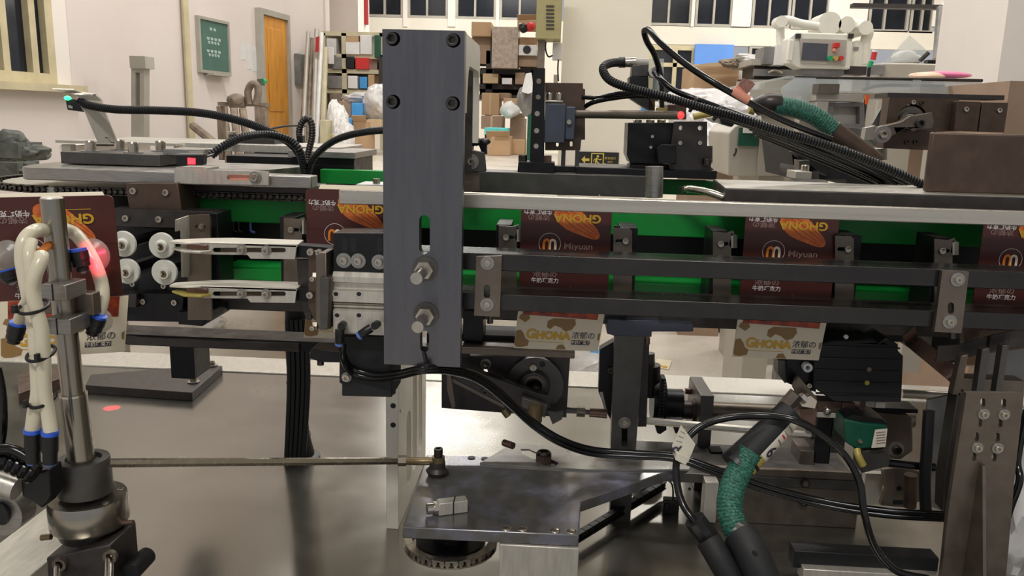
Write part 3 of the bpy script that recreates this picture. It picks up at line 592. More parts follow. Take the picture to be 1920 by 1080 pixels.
pp(hm, 'face_plate', 'cabinet', [(1500, 72), (1588, 75), (1585, 122), (1502, 118)], Yh-.012, .014)
pp(hm, 'screen', 'screen', [(1506, 80), (1553, 82), (1550, 114), (1503, 112)], Yh-.018, .012)
bp(hm, 'button', 'red', 1566, 80, 1575, 89, Yh-.05, .04); bp(hm, 'button', 'label_pink', 1564, 90, 1571, 97, Yh-.04, .03, .004)
for x, c in ((1557, 'green_part'), (1568, 'yellow'), (1578, 'red')): dp(hm, 'button', c, x, 109, 4, Yh-.04, .03)
for x in (1497, 1596): bp(hm, 'corner_cap', 'dark_steel', x-5, 63, x+5, 72, Yh-.01, .13)
stand(hm, 1510, 1575, 140, Yh+.05, .1, 'machine_gray'); bp(hm, 'side_handle', 'machine_white', 1478, 74, 1488, 114, Yh-.03, .03, .004); bp(hm, 'foot', 'machine_gray', 1502, 130, 1582, 141, Yh+.03, .1); bp(hm, 'mounting_arm', 'shelf_dark', 1582, 124, 1625, 140, Yh+.05, .1)
sl = T('signal_lamp', 'small signal lamp with red cap over green cap right of the operator panel', 'lamp')
Yl = 4.0
cp(sl, 'red_cap', 'red', P(1637, 112, Yl), P(1640, 98, Yl), .012); cp(sl, 'green_cap', 'green_part', P(1630, 126, Yl), P(1634, 115, Yl), .011); cp(sl, 'stem', 'black', V((P(1630, 127, Yl).x, Yl, 0)), P(1630, 127, Yl), .008); cp(sl, 'clear_cap', 'plastic_white', P(1640, 98, Yl), P(1641, 94, Yl), .012)
bp(None, 'ventilation_unit', 'cabinet', 1622, 118, 1738, 640, 4.4, .4, .008, label='long grey beige housing behind the pink package', cat='machine housing')
bp(None, 'ventilation_grille', 'machine_gray', 1632, 122, 1660, 140, 4.37, .03, label='grey grille on the left end of the beige housing', cat='grille')
pc = T('clear_guard', 'tilted clear guard sheet standing above the grey beige housing', 'guard')
pp(pc, 'sheet', 'clear', [(1660, 116), (1706, 66), (1742, 98), (1724, 116)], 4.9, .01); build(MB().tube([P(1725, 114, 4.88), P(1741, 99, 4.88)], .012, 8, raw=True), 'edge_bar', 'shelf_dark', pc)
build(MB().blob(P(1700, 108, 5.0), (.07, .06, .04), 50, .2, 3, False), 'white_motor', 'plastic_white', None, 'white wrapped motor behind the tilted clear guard', 'motor')
kb = T('keyboard_tray', 'black ribbed tray tilted beside the tall dark posts', 'tray')
pp(kb, 'tray', 'shelf_dark', [(1728, 132), (1742, 114), (1778, 116), (1762, 134)], 4.5, .05); stand(kb, 1740, 1760, 134, 4.5, .05)
for k in range(7): bp(kb, 'rib', 'black', 1740+k*5, 112+k*.2, 1742+k*5, 118, 4.48, .05, 0)
m2 = T('packing_machine', 'grey machine with white motors behind the pink package at right', 'machine')
pp(m2, 'housing', 'machine_gray', [(1760, 142), (1784, 110), (1870, 116), (1868, 150), (1762, 150)], 4.6, .4)
tb(m2, 'motor', 'machine_white', [(1786, 116, 4.5), (1802, 118, 4.5), (1802, 130, 4.5)], 7); tb(m2, 'hose', 'machine_white', [(1806, 114, 4.5), (1840, 118, 4.5), (1866, 120, 4.5)], 4)
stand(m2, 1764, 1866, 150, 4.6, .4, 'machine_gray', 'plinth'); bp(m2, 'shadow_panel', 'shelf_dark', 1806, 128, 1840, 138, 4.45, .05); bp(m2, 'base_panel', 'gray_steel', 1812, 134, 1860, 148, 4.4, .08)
# enclosure with clear cover behind the cables
Yc = 2.3
ce = T('covered_table', 'long machine enclosure under a clear plastic cover behind the crank arm', 'machine cover')
zc = P(1640, 146, Yc).z
x0, x1 = P(1478, 150, Yc).x, P(1842, 150, Yc).x
build(MB().box((x0, Yc, zc-.006), (x1, Yc+.8, zc)), 'cover_top', 'clear', ce)
build(MB().fp([(1492, 146), (1840, 153), (1838, 178), (1470, 172), (1466, 164)], Yc, .005), 'cover_front', 'clear', ce)
build(MB().fp([(1466, 165), (1492, 145), (1530, 146), (1528, 172), (1530, 215), (1466, 206)], Yc-.02, .005), 'cover_wing', 'clear', ce)
for q in (((1490, 144, Yc), (1842, 151, Yc)), ((1560, 174, Yc), (1838, 178, Yc))): build(MB().tube([P(*q[0]), P(*q[1])], .004, 8, raw=True), 'edge_rail', 'dark_steel' if q[0][1] < 150 else 'light_steel', ce)
bp(ce, 'clear_post', 'clear', 1712, 150, 1726, 176, Yc-.01, .02)
bp(ce, 'inner_bed', 'shelf_dark', 1560, 172, 1700, 182, Yc+.2, .2); pp(ce, 'inner_plate', 'light_steel', [(1560, 175), (1830, 180), (1830, 186), (1560, 181)], Yc+.05, .2)
tb(ce, 'inner_rod', 'dark_steel', [(1620, 168, Yc+.1), (1660, 160, Yc+.15), (1770, 162, Yc+.15)], 3)
bp(ce, 'bracket', 'warm_steel', 1534, 157, 1574, 176, Yc-.1, .05); bp(ce, 'crossbar', 'frame_gray', 1530, 176, 1618, 190, Yc-.08, .06)
bp(ce, 'frame_post', 'frame_gray', 1530, 190, 1552, 230, Yc-.08, .06); pp(ce, 'window_frame', 'machine_gray', [(1552, 192), (1620, 192), (1622, 240), (1552, 240)], Yc-.06, .04, [[(1562, 200), (1612, 200), (1612, 232), (1562, 232)]], bev=.004)
bp(ce, 'window_panel', 'cabinet', 1562, 200, 1612, 232, Yc-.03, .01, 0); bp(ce, 'lower_body', 'machine_gray', 1545, 240, 1640, 300, Yc, .3)
bp(ce, 'side_panel', 'cabinet', 1500, 180, 1530, 250, Yc+.05, .05)
pkk = T('pink_package', 'pink and peach wrapped package lying on the clear cover', 'package')
a = P(1775, 142, Yc+.1); build(MB().blob(a+V((0, 0, .002)), (.065, .04, .010), 60, .06, 3, False), 'wrapper', 'pink', pkk); build(MB().blob(P(1740, 142, Yc+.1), (.05, .04, .010), 61, .08, 3, False), 'peach_end', 'peach', pkk)
for x in (1626, 1656):
    r = T('orange_clip', 'orange clip under the clear cover, '+('left' if x < 1640 else 'right')+' one of the two', 'clip'); pp(r, 'clip', 'orange_part', [(x-2, 178), (x+5, 178), (x+9 if x > 1640 else x+1, 196), (x+4 if x > 1640 else x-2, 195)], Yc-.12, .01)
# ---------------------------------------------------------------- crank drive
Yk = 1.45
cr = T('crank_drive', 'brown machined crank drive plate with round bearing and swinging arm', 'crank drive')
pp(cr, 'drive_plate', 'brown_steel', [(1668, 182), (1798, 185), (1798, 246), (1756, 247), (1752, 282), (1656, 278), (1660, 240)], Yk, .03, [circ(1711, 222, 27, 24)], bev=.001)
for q in ((1792, 190, 1836, 246), (1838, 192, 1887, 248)): bp(cr, 'side_block', 'brown_steel', *q, Yk-.02, .06)
bp(cr, 'top_plate', 'dark_steel', 1664, 176, 1884, 185, Yk+.01, .06)
for k, (r, dd, mt) in enumerate(((27, .02, 'dark_steel'), (25, .005, 'warm_steel'), (19, -.004, 'gray_steel'), (12, -.01, 'bolt_steel'))): dp(cr, 'bearing_ring', mt, 1707, 226, r, Yk+dd, .02, r*.7 if k in (1, 2) else 0)
ca = build(MB().fp([(1650, 238), (1690, 228), (1705, 218), (1748, 211), (1752, 228), (1748, 240), (1712, 246), (1700, 240), (1662, 262), (1645, 262)], Yk-.035, .018), 'crank_arm', 'warm_steel', cr, bev=.001)
fb(cr, 1655, 252, 7, Yk-.036, wr=15, kind='s'); fb(cr, 1724, 232, 8, Yk-.036, kind='d'); fb(cr, 1712, 192, 4, Yk); fb(cr, 1728, 193, 4, Yk, kind='d'); fb(cr, 1811, 205, 4.5, Yk-.02); fb(cr, 1873, 207, 4.5, Yk-.02)
for x in (1700, 1716): fb(cr, x, 266, 4, Yk, kind='d')
lk = T('link_rod', 'silver toggle link behind the end of the crank arm', 'link')
pp(lk, 'link', 'frame_gray', [(1624, 240), (1642, 236), (1650, 262), (1648, 276), (1636, 262), (1620, 262)], Yk+.06, .02); pp(lk, 'glass_plate', 'machine_gray', [(1636, 232), (1652, 204), (1660, 206), (1652, 240)], Yk+.08, .01)
cp(lk, 'roller', 'frame_gray', P(1650, 278, Yk+.1), P(1650, 300, Yk+.1), .012)
bp(None, 'machine_housing', 'cardboard_dull', 1840, 152, 1990, 900, 2.0, .5, 0, label='large warm grey panel at the right edge above the crank drive', cat='panel')
# dark drive body under the cable bundle
db = T('drive_unit', 'black drive unit with hoses half hidden under the cable bundle', 'drive unit')
pp(db, 'body', 'matte_black', [(1482, 262), (1530, 262), (1640, 296), (1742, 348), (1590, 348), (1586, 336), (1490, 336)], 1.42, .2)
pp(db, 'arm', 'matte_black', [(1488, 285), (1520, 272), (1560, 300), (1550, 330), (1530, 318)], 1.38, .03)
pp(db, 'tag_plate', 'label_brown', [(1546, 288), (1562, 280), (1588, 300), (1576, 310)], 1.36, .004)
for q in (((1540, 290), 3), ((1588, 292), 3)): fb(db, q[0][0], q[0][1], q[1], 1.37)
pp(db, 'frame', 'gray_steel', [(1498, 300), (1518, 300), (1518, 322), (1536, 322), (1536, 336), (1500, 336)], 1.37, .03, bev=.001)
dp(db, 'motor', 'black', 1506, 318, 14, 1.4, .1)
pk2 = bp(None, 'pale_sheet', 'valve_green' if 0 else 'cabinet', 1712, 282, 1750, 700, 1.8, .02, 0, label='pale green sheet seen between the cable bundle and the dark plate', cat='panel')
tk = bp(None, 'mounting_block', 'cabinet', 1492, 322, 1522, 336, 1.25, .05, label='small pale steel block on the dark frame behind the bright beam', cat='block'); bolt(tk, P(1509, 322, 1.27), .006, .01, up=True)
# ================================================================ THE CARTONING MACHINE
XL, XR = -1.15, 1.25
mb_ = T('machine_bed', 'brushed steel machine bed with reflections under the conveyor', 'machine bed')
build(MB().box((XL, .42, BED-.025), (XR, 1.50, BED)), 'bed_plate', 'bed', mb_, bev=.002)
build(MB().box((XL, 1.504, BED-.025), (XR, 1.60, BED+.002)), 'rear_strip', 'light_steel', mb_, bev=.002)  # back portion of the bed; the lighter metal paints its reflection
build(MB().box((XL+.02, .45, 0.02), (XR-.02, 1.58, BED-.026)), 'cabinet_body', 'cabinet', mb_)
# -- bright guide rail in front of the cartons
YR = .86
zt = P(1230, 375, YR).z; zb = P(1230, 402, YR).z
gr_ = T('guide_rail', 'bright steel upper guide rail running across the cartons', 'rail')
build(MB().box((P(635, 368, YR).x, YR, zb), (1.2, YR+.012, zt)), 'rail_bar', 'rail_steel', gr_, bev=.0012)
fb(gr_, 1124, 366, 1.5, YR+.006)
# -- two black guide rails
YL = .82
def long_rail(yt, yb, x0, lb):
    r = T('guide_rail', lb, 'rail'); z1 = P(1240, yt, YL).z; z0 = P(1240, yb, YL).z
    build(MB().box((P(x0, yt, YL).x, YL, z0), (1.2, YL+.042, z1)), 'rail_bar', 'black_rail', r, bev=.0008); return r
long_rail(487, 519, 700, 'upper of the two black steel guide rails crossing the cartons')
long_rail(563, 594, 700, 'lower of the two black steel guide rails crossing the cartons')
# link plates joining them
for pts, sl_, bl, lb in (([(893, 481), (941, 480), (937, 594), (889, 592)], (913, 547, 12, 26), ((914, 493), (913, 571)), 'steel link plate with two bolts joining the black rails beside the column'),
                         ([(1767, 508), (1817, 510), (1803, 625), (1752, 622)], (1783, 578, 12, 22), ((1795, 524), (1780, 603)), 'steel link plate with two bolts joining the black rails at the right end')):
    r = T('link_plate', lb, 'plate'); pp(r, 'plate', 'warm_steel', pts, YL-.007, .006, [slot(*sl_)], bev=.0008)
    for x, y in bl: fb(r, x, y, 6.5, YL-.007, wr=13)
    x, y = bl[1]; cp(r, 'stud', 'dark_bolt', P(x+6, 590 if x < 1000 else 622, YL), P(x+6, 606 if x < 1000 else 634, YL), RR(6, YL))
# -- conveyor body, green strips
YG = .975
cv = T('conveyor', 'long black conveyor body with two green plastic guide strips', 'conveyor')
def lbar(par, name, m, x0, x1, xm, yt, yb, Y, d, bev=.001): return build(MB().box((P(x0, yt, Y).x, Y, P(xm, yb, Y).z), (P(x1, yt, Y).x, Y+d, P(xm, yt, Y).z)), name, m, par, bev=bev)
lbar(cv, 'green_guide_strip', 'green', 350, 1985, 880, 387, 431, YG, .022)
lbar(cv, 'green_guide_strip', 'green', 412, 1985, 880, 519, 541, YG-.012, .06)
lbar(cv, 'back_plate', 'black_metal', 228, 2600, 880, 424, 548, YG+.05, .012)
lbar(cv, 'bottom_rail', 'dark_steel', 340, 2700, 880, 572, 598, YG-.01, .05)
lbar(cv, 'top_rail', 'black_metal', 560, 2010, 880, 372, 392, YG+.06, .03)
for x in (438, 448, 470): tb(cv, 'chain_pin', 'pale_blue' if x == 470 else 'dark_bolt', [(x, 414, YG+.02), (x, 432, YG+.02), (x+8, 436, YG+.02)], 2.2)
# conveyor chain over the green strip at the left
ch = T('conveyor_chain', 'steel roller chain looping round the left end of the conveyor', 'chain')
zc_ = P(450, 362, YG+.012).z
link = build(MB().box((-.0066, -.0045, -.0042), (.0066, -.0028, .0042)).box((-.0066, .0028, -.0042), (.0066, .0045, .0042)).cyl((-.004, 0, -.0028), (-.004, 0, .0028), .0028, 10).cyl((.004, 0, -.0028), (.004, 0, .0028), .0028, 10), 'link', 'dark_bolt', ch, bev=.0004)
xe = P(-40, 340, YG+.012).x; cx_ = P(150, 340, YG).x; yb0, yb1 = .955, 1.20; rr_ = (yb1-yb0)/2
path = [V((x, yb0, zc_)) for x in [P(560, 362, .955).x - i*.0145 for i in range(60)] if x > cx_-.02]
path += [V((cx_-.02-math.sin(a)*rr_*1.15, yb0+rr_-math.cos(a)*rr_, zc_)) for a in [PI*k/26 for k in range(1, 27)]]
path += [V((cx_-.02+i*.0145, yb1, zc_)) for i in range(10)]
for i, p in enumerate(path[:95]):
    o = link if i == 0 else dup(link, par=ch)
    q = path[min(i+1, len(path)-1)]-path[max(i-1, 0)]; o.location = p; o.rotation_euler = (PI/2, 0, math.atan2(q.y, q.x))
sprk = T('chain_guide', 'pale flat chain guide disc inside the chain loop at the left', 'disc')
build(MB().cyl((cx_-.02, yb0+rr_, zc_-.004), (cx_-.02, yb0+rr_, zc_+.003), rr_*1.0, 40), 'disc', 'light_steel', sprk)
build(MB().cyl((cx_-.0, yb0+rr_, zc_-.07), (cx_-.0, yb0+rr_, zc_-.005), rr_*.8, 40), 'hub', 'black_metal', sprk)
# -- top plate with rounded left end
zt = P(200, 319, .93).z; zb = P(330, 346, .93).z
tpq = T('cover_plate', 'thick steel plate with rounded left end over the conveyor', 'plate')
XA, XB = P(52, 320, .98).x, P(584, 335, .93).x; yf, yk = .93, 1.13; out = [V((XB, yf, zt)), V((XB, yf+.025, zt)), V((XB-.02, yf+.03, zt)), V((XB-.10, yf+.03, zt)), V((XB-.06, yk, zt)), V((XB-.30, yk, zt))]
cxl = XA+.035
for k in range(0, 17): a = PI/2+PI*k/16; out.append(V((cxl+math.cos(a)*.035, (yf+yk)/2+math.sin(a)*(yk-yf)/2, zt)))
build(MB().poly(out, (0, 0, zb-zt)), 'plate', 'steel', tpq, bev=.0012)
for x in (284, 302): bolt(tpq, P(x, 341, .935), .0035, .001, up=False, kind='g')
lbar(tpq, 'under_bar', 'dark_steel', 342, 590, 455, 346, 361, .955, .05)
lbar(tpq, 'rear_filler', 'black_metal', 236, 640, 455, 338, 372, 1.14, .03)
# dark block under it
kb_ = T('bearing_block', 'dark steel block with two bolts under the rounded cover plate', 'block')
pp(kb_, 'block', 'brown_steel', [(235, 344), (333, 343), (342, 399), (242, 395)], .915, .05, bev=.001); fb(kb_, 251, 358, 6.5, .915); fb(kb_, 312, 361, 6.5, .915)
hb = T('support_bar', 'dark horizontal bar with two bolts above the white rollers', 'bar')
pp(hb, 'bar', 'dark_steel', [(205, 391), (400, 397), (404, 430), (212, 424)], .905, .03, bev=.001); fb(hb, 237, 409, 6.5, .905); fb(hb, 299, 411, 6.5, .905)
bh = T('roller_housing', 'black housing behind the four white rollers', 'housing')
pp(bh, 'housing', 'matte_black', [(212, 424), (400, 430), (398, 600), (215, 600)], .945, .06, bev=.001)
pp(bh, 'lower_block', 'black_metal', [(233, 548), (345, 552), (342, 604), (233, 602)], .925, .03, bev=.001); fb(bh, 269, 565, 6, .925); fb(bh, 328, 567, 6, .925)
pp(bh, 'side_step', 'dark_steel', [(208, 551), (256, 552), (256, 577), (210, 576)], .915, .03, bev=.001)
pp(bh, 'lever', 'dark_steel', [(228, 496), (280, 480), (300, 470), (302, 478), (284, 492), (238, 504)], .935, .008)
pp(bh, 'lever', 'brown_steel', [(250, 452), (278, 440), (290, 450), (262, 460)], .935, .008)
for x, y in ((250, 532), (308, 536)): fb(bh, x, y, 5.5, .94)
# white rollers
ro1 = T('roller', 'white nylon roller, upper right of the four beside the steel bracket', 'roller', 'white nylon rollers')
c = P(305, 460, .87); build(MB().lathe(c, (0, -1, 0), [(-.004, .006), (-.0022, .006), (-.002, RR(23, .87)), (0, RR(25.5, .87)), (.003, RR(25, .87)), (.0034, RR(24, .87))], 36), 'disc', 'nylon', ro1)
build(MB().cyl(c+V((0, .004, 0)), c+V((0, .075, 0)), .005, 16), 'axle', 'black_metal', ro1)
build(MB().cyl(c+V((.001, -.003, 0)), c+V((.003, -.012, 0)), RR(14, .87), 24, r2=RR(10, .87)), 'hub', 'nylon', ro1)
build(MB().cyl(c+V((.003, -.012, 0)), c+V((.003, -.0125, 0)), RR(6.5, .87), 20, r_in=RR(3, .87)), 'bush', 'brass', ro1)
build(MB().cyl(c+V((.003, -.0118, 0)), c+V((.003, -.0122, 0)), RR(4, .87), 16), 'bore', 'black', ro1)
for (x, y, lb) in ((233, 457, 'white nylon roller, upper left of the four beside the tilted carton'), (240, 508, 'white nylon roller, lower left of the four beside the tilted carton'), (310, 510, 'white nylon roller, lower right of the four beside the steel bracket')):
    d = P(x, y, .87)-c; dup(ro1, tuple(d), label=lb)
# -- bent bracket left of the gripper arms
bb = T('bent_bracket', 'tall bent steel bracket behind the left tips of the gripper arms', 'bracket')
pp(bb, 'face', 'warm_steel', [(352, 404), (391, 402), (394, 410), (397, 600), (352, 600)], .868, .003, [slot(376, 425, 20, 8)])
build(MB().poly([P(352, 404, .868), P(328, 412, .845), P(328, 434, .845), P(338, 430, .85), P(340, 520, .85), P(352, 520, .868)], (.002, .003, 0)), 'bent_wing', 'light_steel', bb)
fb(bb, 378, 425, 6, .868); bp(bb, 'backing_block', 'black_metal', 394, 400, 411, 560, .885, .04)
fl = T('rail_step_block', 'black step block under the bent bracket at the conveyor bottom', 'block'); pp(fl, 'block', 'black_metal', [(333, 584), (372, 584), (386, 588), (386, 600), (380, 612), (334, 608)], .90, .08, bev=.001)
# -- cartons
def carton(root, cx, zt, Y, wd=.0995, hb=.118, hf=.051, tilt=.006, fo=0, tuck=False):
    """upright carton blank: cx, zt are world x centre and top z"""
    t = .0016; x0, x1 = cx-wd/2, cx+wd/2; zf = zt-hb
    def rr(x0, z0, x1, z1, r, Yp, top=True):
        pts = []
        for (cx_, cz_, a0) in ((x1-r, z1-r, 0), (x0+r, z1-r, 90), (x0, z0, None), (x1, z0, None)):
            if a0 is None: pts.append(V((cx_, Yp, cz_)))
            else: pts += [V((cx_+r*math.cos(math.radians(a0+k*15)), Yp, cz_+r*math.sin(math.radians(a0+k*15)))) for k in range(7)]
        return pts
    build(MB().poly(rr(x0, zf, x1, zt, .005, Y), (0, t, 0)), 'brown_panel', 'carton_brown', root)
    if tuck: build(MB().poly([V((x0+.006, Y+t, zt-.004)), V((x1-.006, Y+t, zt-.004)), V((x1-.010, Y+t+.004, zt+.003)), V((x0+.010, Y+t+.004, zt+.003))], (0, .0006, 0)), 'top_tuck_flap', 'carton_white', root)
    # crease and darker middle panel
    zm = zt-.045; build(MB().box((x0, Y-.0002, zm-.0003), (x1, Y, zm)), 'crease', 'carton_dark', root)
    e = Y-.0004
    # white lower flap
    xs = -.0035+fo; b0, b1 = x0+xs, x1+xs-.005; zb_ = zf-hf
    fl_ = [V((x0+.001+fo, Y-.0012, zf+.004)), V((x1-.001+fo, Y-.0012, zf+.004)), V((b1, Y-.0012-tilt, zb_)), V((b0, Y-.0012-tilt, zb_))]
    wf = build(MB().poly(fl_, (0, .0012, 0)), 'white_flap', 'carton_white', root)
    def F(u, v, off=.0003): return (fl_[0]*(1-u)+fl_[1]*u)*(1-v)+(fl_[3]*(1-u)+fl_[2]*u)*v-V((0, off, 0))
    nrm = (0, -.0002, 0)
    build(MB().poly([F(.06, 0), F(.93, 0), F(.93, .36), F(.06, .30)], nrm), 'red_print', 'carton_red', wf)
    def spot_(us, n_='tan_patch'): build(MB().poly([F(a, b_, .0005) for a, b_ in us], nrm), n_, 'carton_tan', wf)
    def ell(u, v, a, b_, n=14): return [(min(1, max(0, u+a*math.cos(2*PI*i/n))), min(1, max(0, v+b_*math.sin(2*PI*i/n)))) for i in range(n)]
    spot_([(.005, .64), (.06, .62), (.10, .70), (.12, .78), (.17, .84), (.16, .94), (.09, .97), (.03, .97), (.005, .93)])
    spot_([(.36, .42), (.42, .36), (.67, .36), (.69, .46), (.65, .58), (.58, .62), (.52, .54), (.45, .50), (.40, .58), (.36, .54)])
    spot_([(.04, .30), (.02, .38), (.10, .46), (.15, .38), (.13, .30)]); spot_([(.50, .985), (.52, .90), (.58, .89), (.62, .985)]); spot_([(.99, .62), (.965, .66), (.97, .76), (.99, .78)])
    # lettering on the flap
    def ft(s_, m_, u, v, size, **k):
        p = F(u, v, .0006); zx = (F(u+.1, v)-F(u, v)).normalized(); zz = (F(u, v)-F(u, v+.1)).normalized(); zn = zx.cross(zz)
        text(s_, wf, m_, Matrix(((zx.x, zz.x, zn.x, p.x), (zx.y, zz.y, zn.y, p.y), (zx.z, zz.z, zn.z, p.z), (0, 0, 0, 1))), size, **k)
    ft('G', 'gold', .185, .70, .0150, bold=.0006); ft('HONA', 'gold', .445, .72, .0118, bold=.0007, sx=1.08)
    ft('浓郁の', 'ink_dark', .80, .70, .0088, sx=1.0); build(MB().poly([F(.67, .79), F(.885, .79), F(.885, .88), F(.67, .88)], nrm), 'text_band', 'ink_dark', wf); ft('牛奶巧克力', 'carton_white', .778, .835, .0045, bold=.00005)
    build(MB().poly([F(.16, .845), F(.58, .85), F(.58, .858), F(.16, .853)], nrm), 'underline', 'gold', wf)
    # print on the brown panel, upside down at the top
    def bt(s_, m_, x, z, size, rot=0, off=0, **k): text(s_, root, m_, Matrix.Translation((cx+x, e-off, zt+z)) @ FRONT @ Matrix.Rotation(rot, 4, 'Z'), size, **k)
    bt('牛奶巧克力', 'ink_white', -.031, -.0146, .0062, PI, bold=.00015); bt('浓郁の', 'ink_grey', -.030, -.0206, .0072, PI, sx=1.15, bold=.0001)
    pod = []; n = 28; ax = V((.047, 0, -.031)); L = ax.length; ux = ax.normalized(); uy = V((-ux.z, 0, ux.x)); c0 = V((cx+.0125, e-.0001, zt-.0255))
    for i in range(n):
        a = 2*PI*i/n; s_ = math.cos(a); wv = math.sin(a)*(.0120+.0012*math.cos(a*3))*(1-.2*s_); pod.append(c0+ux*(s_*L*.52)+uy*wv)
    pod = [p if p.z < zt-.001 else V((p.x, p.y, zt-.001)) for p in pod]
    pd = build(MB().poly(pod, (0, -.0002, 0)), 'pod_print', 'pod', root)
    for k, (o1, w1, mt) in enumerate(((-.0062, .0009, 'pod_dark'), (-.0015, .0007, 'pod_dark'), (.0035, .0010, 'pod_dark'), (.0080, .0007, 'pod_dark'))):
        q = [c0+ux*(L*s_)+uy*(o1*(1-abs(s_)*1.1)+w_*w1/2) for s_, w_ in [(-.42, 1), (-.2, 1), (0, 1), (.2, 1), (.46, 1), (.46, -1), (.2, -1), (0, -1), (-.2, -1), (-.42, -1)]]
        q = [V((p.x, e-.0004, min(p.z, zt-.0015))) for p in q]; build(MB().poly(q, (0, -.0001, 0)), 'pod_rib', mt, pd)
    bt('GHONA', 'gold', .0125, -.0206, .0128, PI, off=.0007, bold=.0004, sx=1.08)
    build(MB().box((cx+.000, e-.0002, zt-.0125), (cx+.036, e-.0004, zt-.0120)), 'gold_line', 'gold', root)
    # round emblem
    pc_ = V((cx-.017, e, zt-.0500)); build(MB().cyl(pc_, pc_-V((0, .0002, 0)), .0122, 32, r_in=.0117), 'emblem_ring', 'ink_white', root)
    def arch(x, mt):
        pts = [V((pc_.x+x-.0034, e-.0002, pc_.z-.0075)), V((pc_.x+x-.0032, e-.0002, pc_.z+.001)), V((pc_.x+x-.0012, e-.0002, pc_.z+.0042)), V((pc_.x+x+.0016, e-.0002, pc_.z+.0036)), V((pc_.x+x+.0028, e-.0002, pc_.z+.0005)), V((pc_.x+x+.0028, e-.0002, pc_.z-.0075))]
        m = MB().tube(pts, .0013, 8)
        for v in m.b.verts: v.co.y = e-.0002+(v.co.y-e)*.12
        build(m, 'emblem_arch', mt, root)
    arch(-.0032, 'orange'); arch(.0034, 'carton_white')
    bt('Miyuan', 'ink_grey', .0145, -.0520, .0098, bold=.0001, sx=1.15); build(MB().box((cx+.014, e-.0002, zt-.0577), (cx+.028, e-.0003, zt-.0571)), 'red_underline', 'carton_red', root)
    bt('浓郁の', 'ink_grey', -.021, -.0848, .0075, sx=1.2, bold=.0001); bt('牛奶巧克力', 'ink_white', -.021, -.0918, .0062, bold=.0001)
    build(MB().poly([V((cx+.006, e, zt-.094)), V((cx+.009, e, zt-.098)), V((cx+.012, e, zt-.104)), V((cx+.0085, e, zt-.101))], (0, -.0002, 0)), 'red_chip', 'carton_red', root)
YC = .90
ztop = P(1062, 373, YC).z; PITCHX = P(1486, 405, YC).x-P(1062, 390, YC).x
GC = 'printed cartons carried by the conveyor'
c2 = T('carton', 'printed brown and white carton on the conveyor right of the column', 'carton', GC)
carton(c2, P(1062, 400, YC).x, ztop, YC)
dup(c2, (PITCHX, 0, 0), label='printed brown and white carton on the conveyor in the right half, under the bright beam')
dup(c2, (PITCHX*2.03, 0, 0), label='printed carton cut off by the right edge of the view')
c1 = dup(c2, (-PITCHX*.985, 0, .0024), label='printed carton half hidden behind the column and the air cylinder')
build(MB().poly([V((c1.location.x+P(1062,400,YC).x-.036, YC+.0016, ztop-.002)), V((c1.location.x+P(1062,400,YC).x+.046, YC+.0016, ztop-.002)), V((c1.location.x+P(1062,400,YC).x+.044, YC+.006, ztop+.0045)), V((c1.location.x+P(1062,400,YC).x-.034, YC+.006, ztop+.0045))], (0, .0006, 0)), 'top_tuck_flap', 'carton_white', c1).location = -c1.location+V((0, 0, c1.location.z))
c0_ = T('carton', 'printed carton held by suction cups at the far left, tilted towards the rod', 'carton', GC)
carton(c0_, 0, 0, 0, hb=.100, hf=.050, tuck=True, tilt=.004, wd=.112, fo=.006)
c0_.rotation_euler = (0, math.radians(-1.5), math.radians(17)); pc0 = P(212, 369, .745); c0_.location = pc0-Matrix.Rotation(math.radians(17), 3, 'Z') @ V((.056, 0, 0))
# -- carton pushers: slotted plates with bent tabs left and right of each carton
def pusher(x, yb, left, lb):
    r = T('carton_pusher', lb, 'bracket', 'slotted steel pushers beside the cartons'); Y = .895
    y0 = yb
    if left:
        pp(r, 'plate', 'warm_steel', [(x, y0), (x+26, y0+2), (x+38, y0-2), (x+40, y0+4), (x+34, y0+8), (x+30, y0+24), (x+34, y0+30), (x+34, y0+150), (x, y0+148)], Y, .003, [slot(x+19, y0+22, 20, 7)])
        build(MB().poly([P(x+34, y0+3, Y), P(x+42, y0+6, Y+.012), P(x+42, y0+30, Y+.012), P(x+34, y0+30, Y)], (.002, 0, 0)), 'tab', 'light_steel', r)
        fb(r, x+14, y0+22, 6, Y); bp(r, 'backing', 'black_metal', x-6, y0-2, x+22, y0+150, Y+.006, .05)
    else:
        pp(r, 'plate', 'warm_steel', [(x, y0), (x+30, y0+1), (x+35, y0+6), (x+35, y0+150), (x, y0+148)], Y, .003, [slot(x+14, y0+25, 20, 7)])
        fb(r, x+23, y0+25, 6, Y); bp(r, 'backing', 'black_metal', x+10, y0, x+42, y0+150, Y+.006, .05); bp(r, 'clip', 'black', x+1, y0-4, x+13, y0+4, Y+.002, .004)
pusher(935, 423, True, 'slotted steel pusher on the left side of the carton right of the column')
pusher(1150, 427, False, 'slotted steel pusher on the right side of the carton right of the column')
pusher(1337, 435, True, 'slotted steel pusher on the left side of the carton in the right half')
pusher(1566, 442, False, 'slotted steel pusher on the right side of the carton in the right half')
pusher(1752, 448, True, 'slotted steel pusher left of the carton at the right edge')
pusher(532, 409, True, 'slotted steel pusher left of the carton behind the air cylinder')
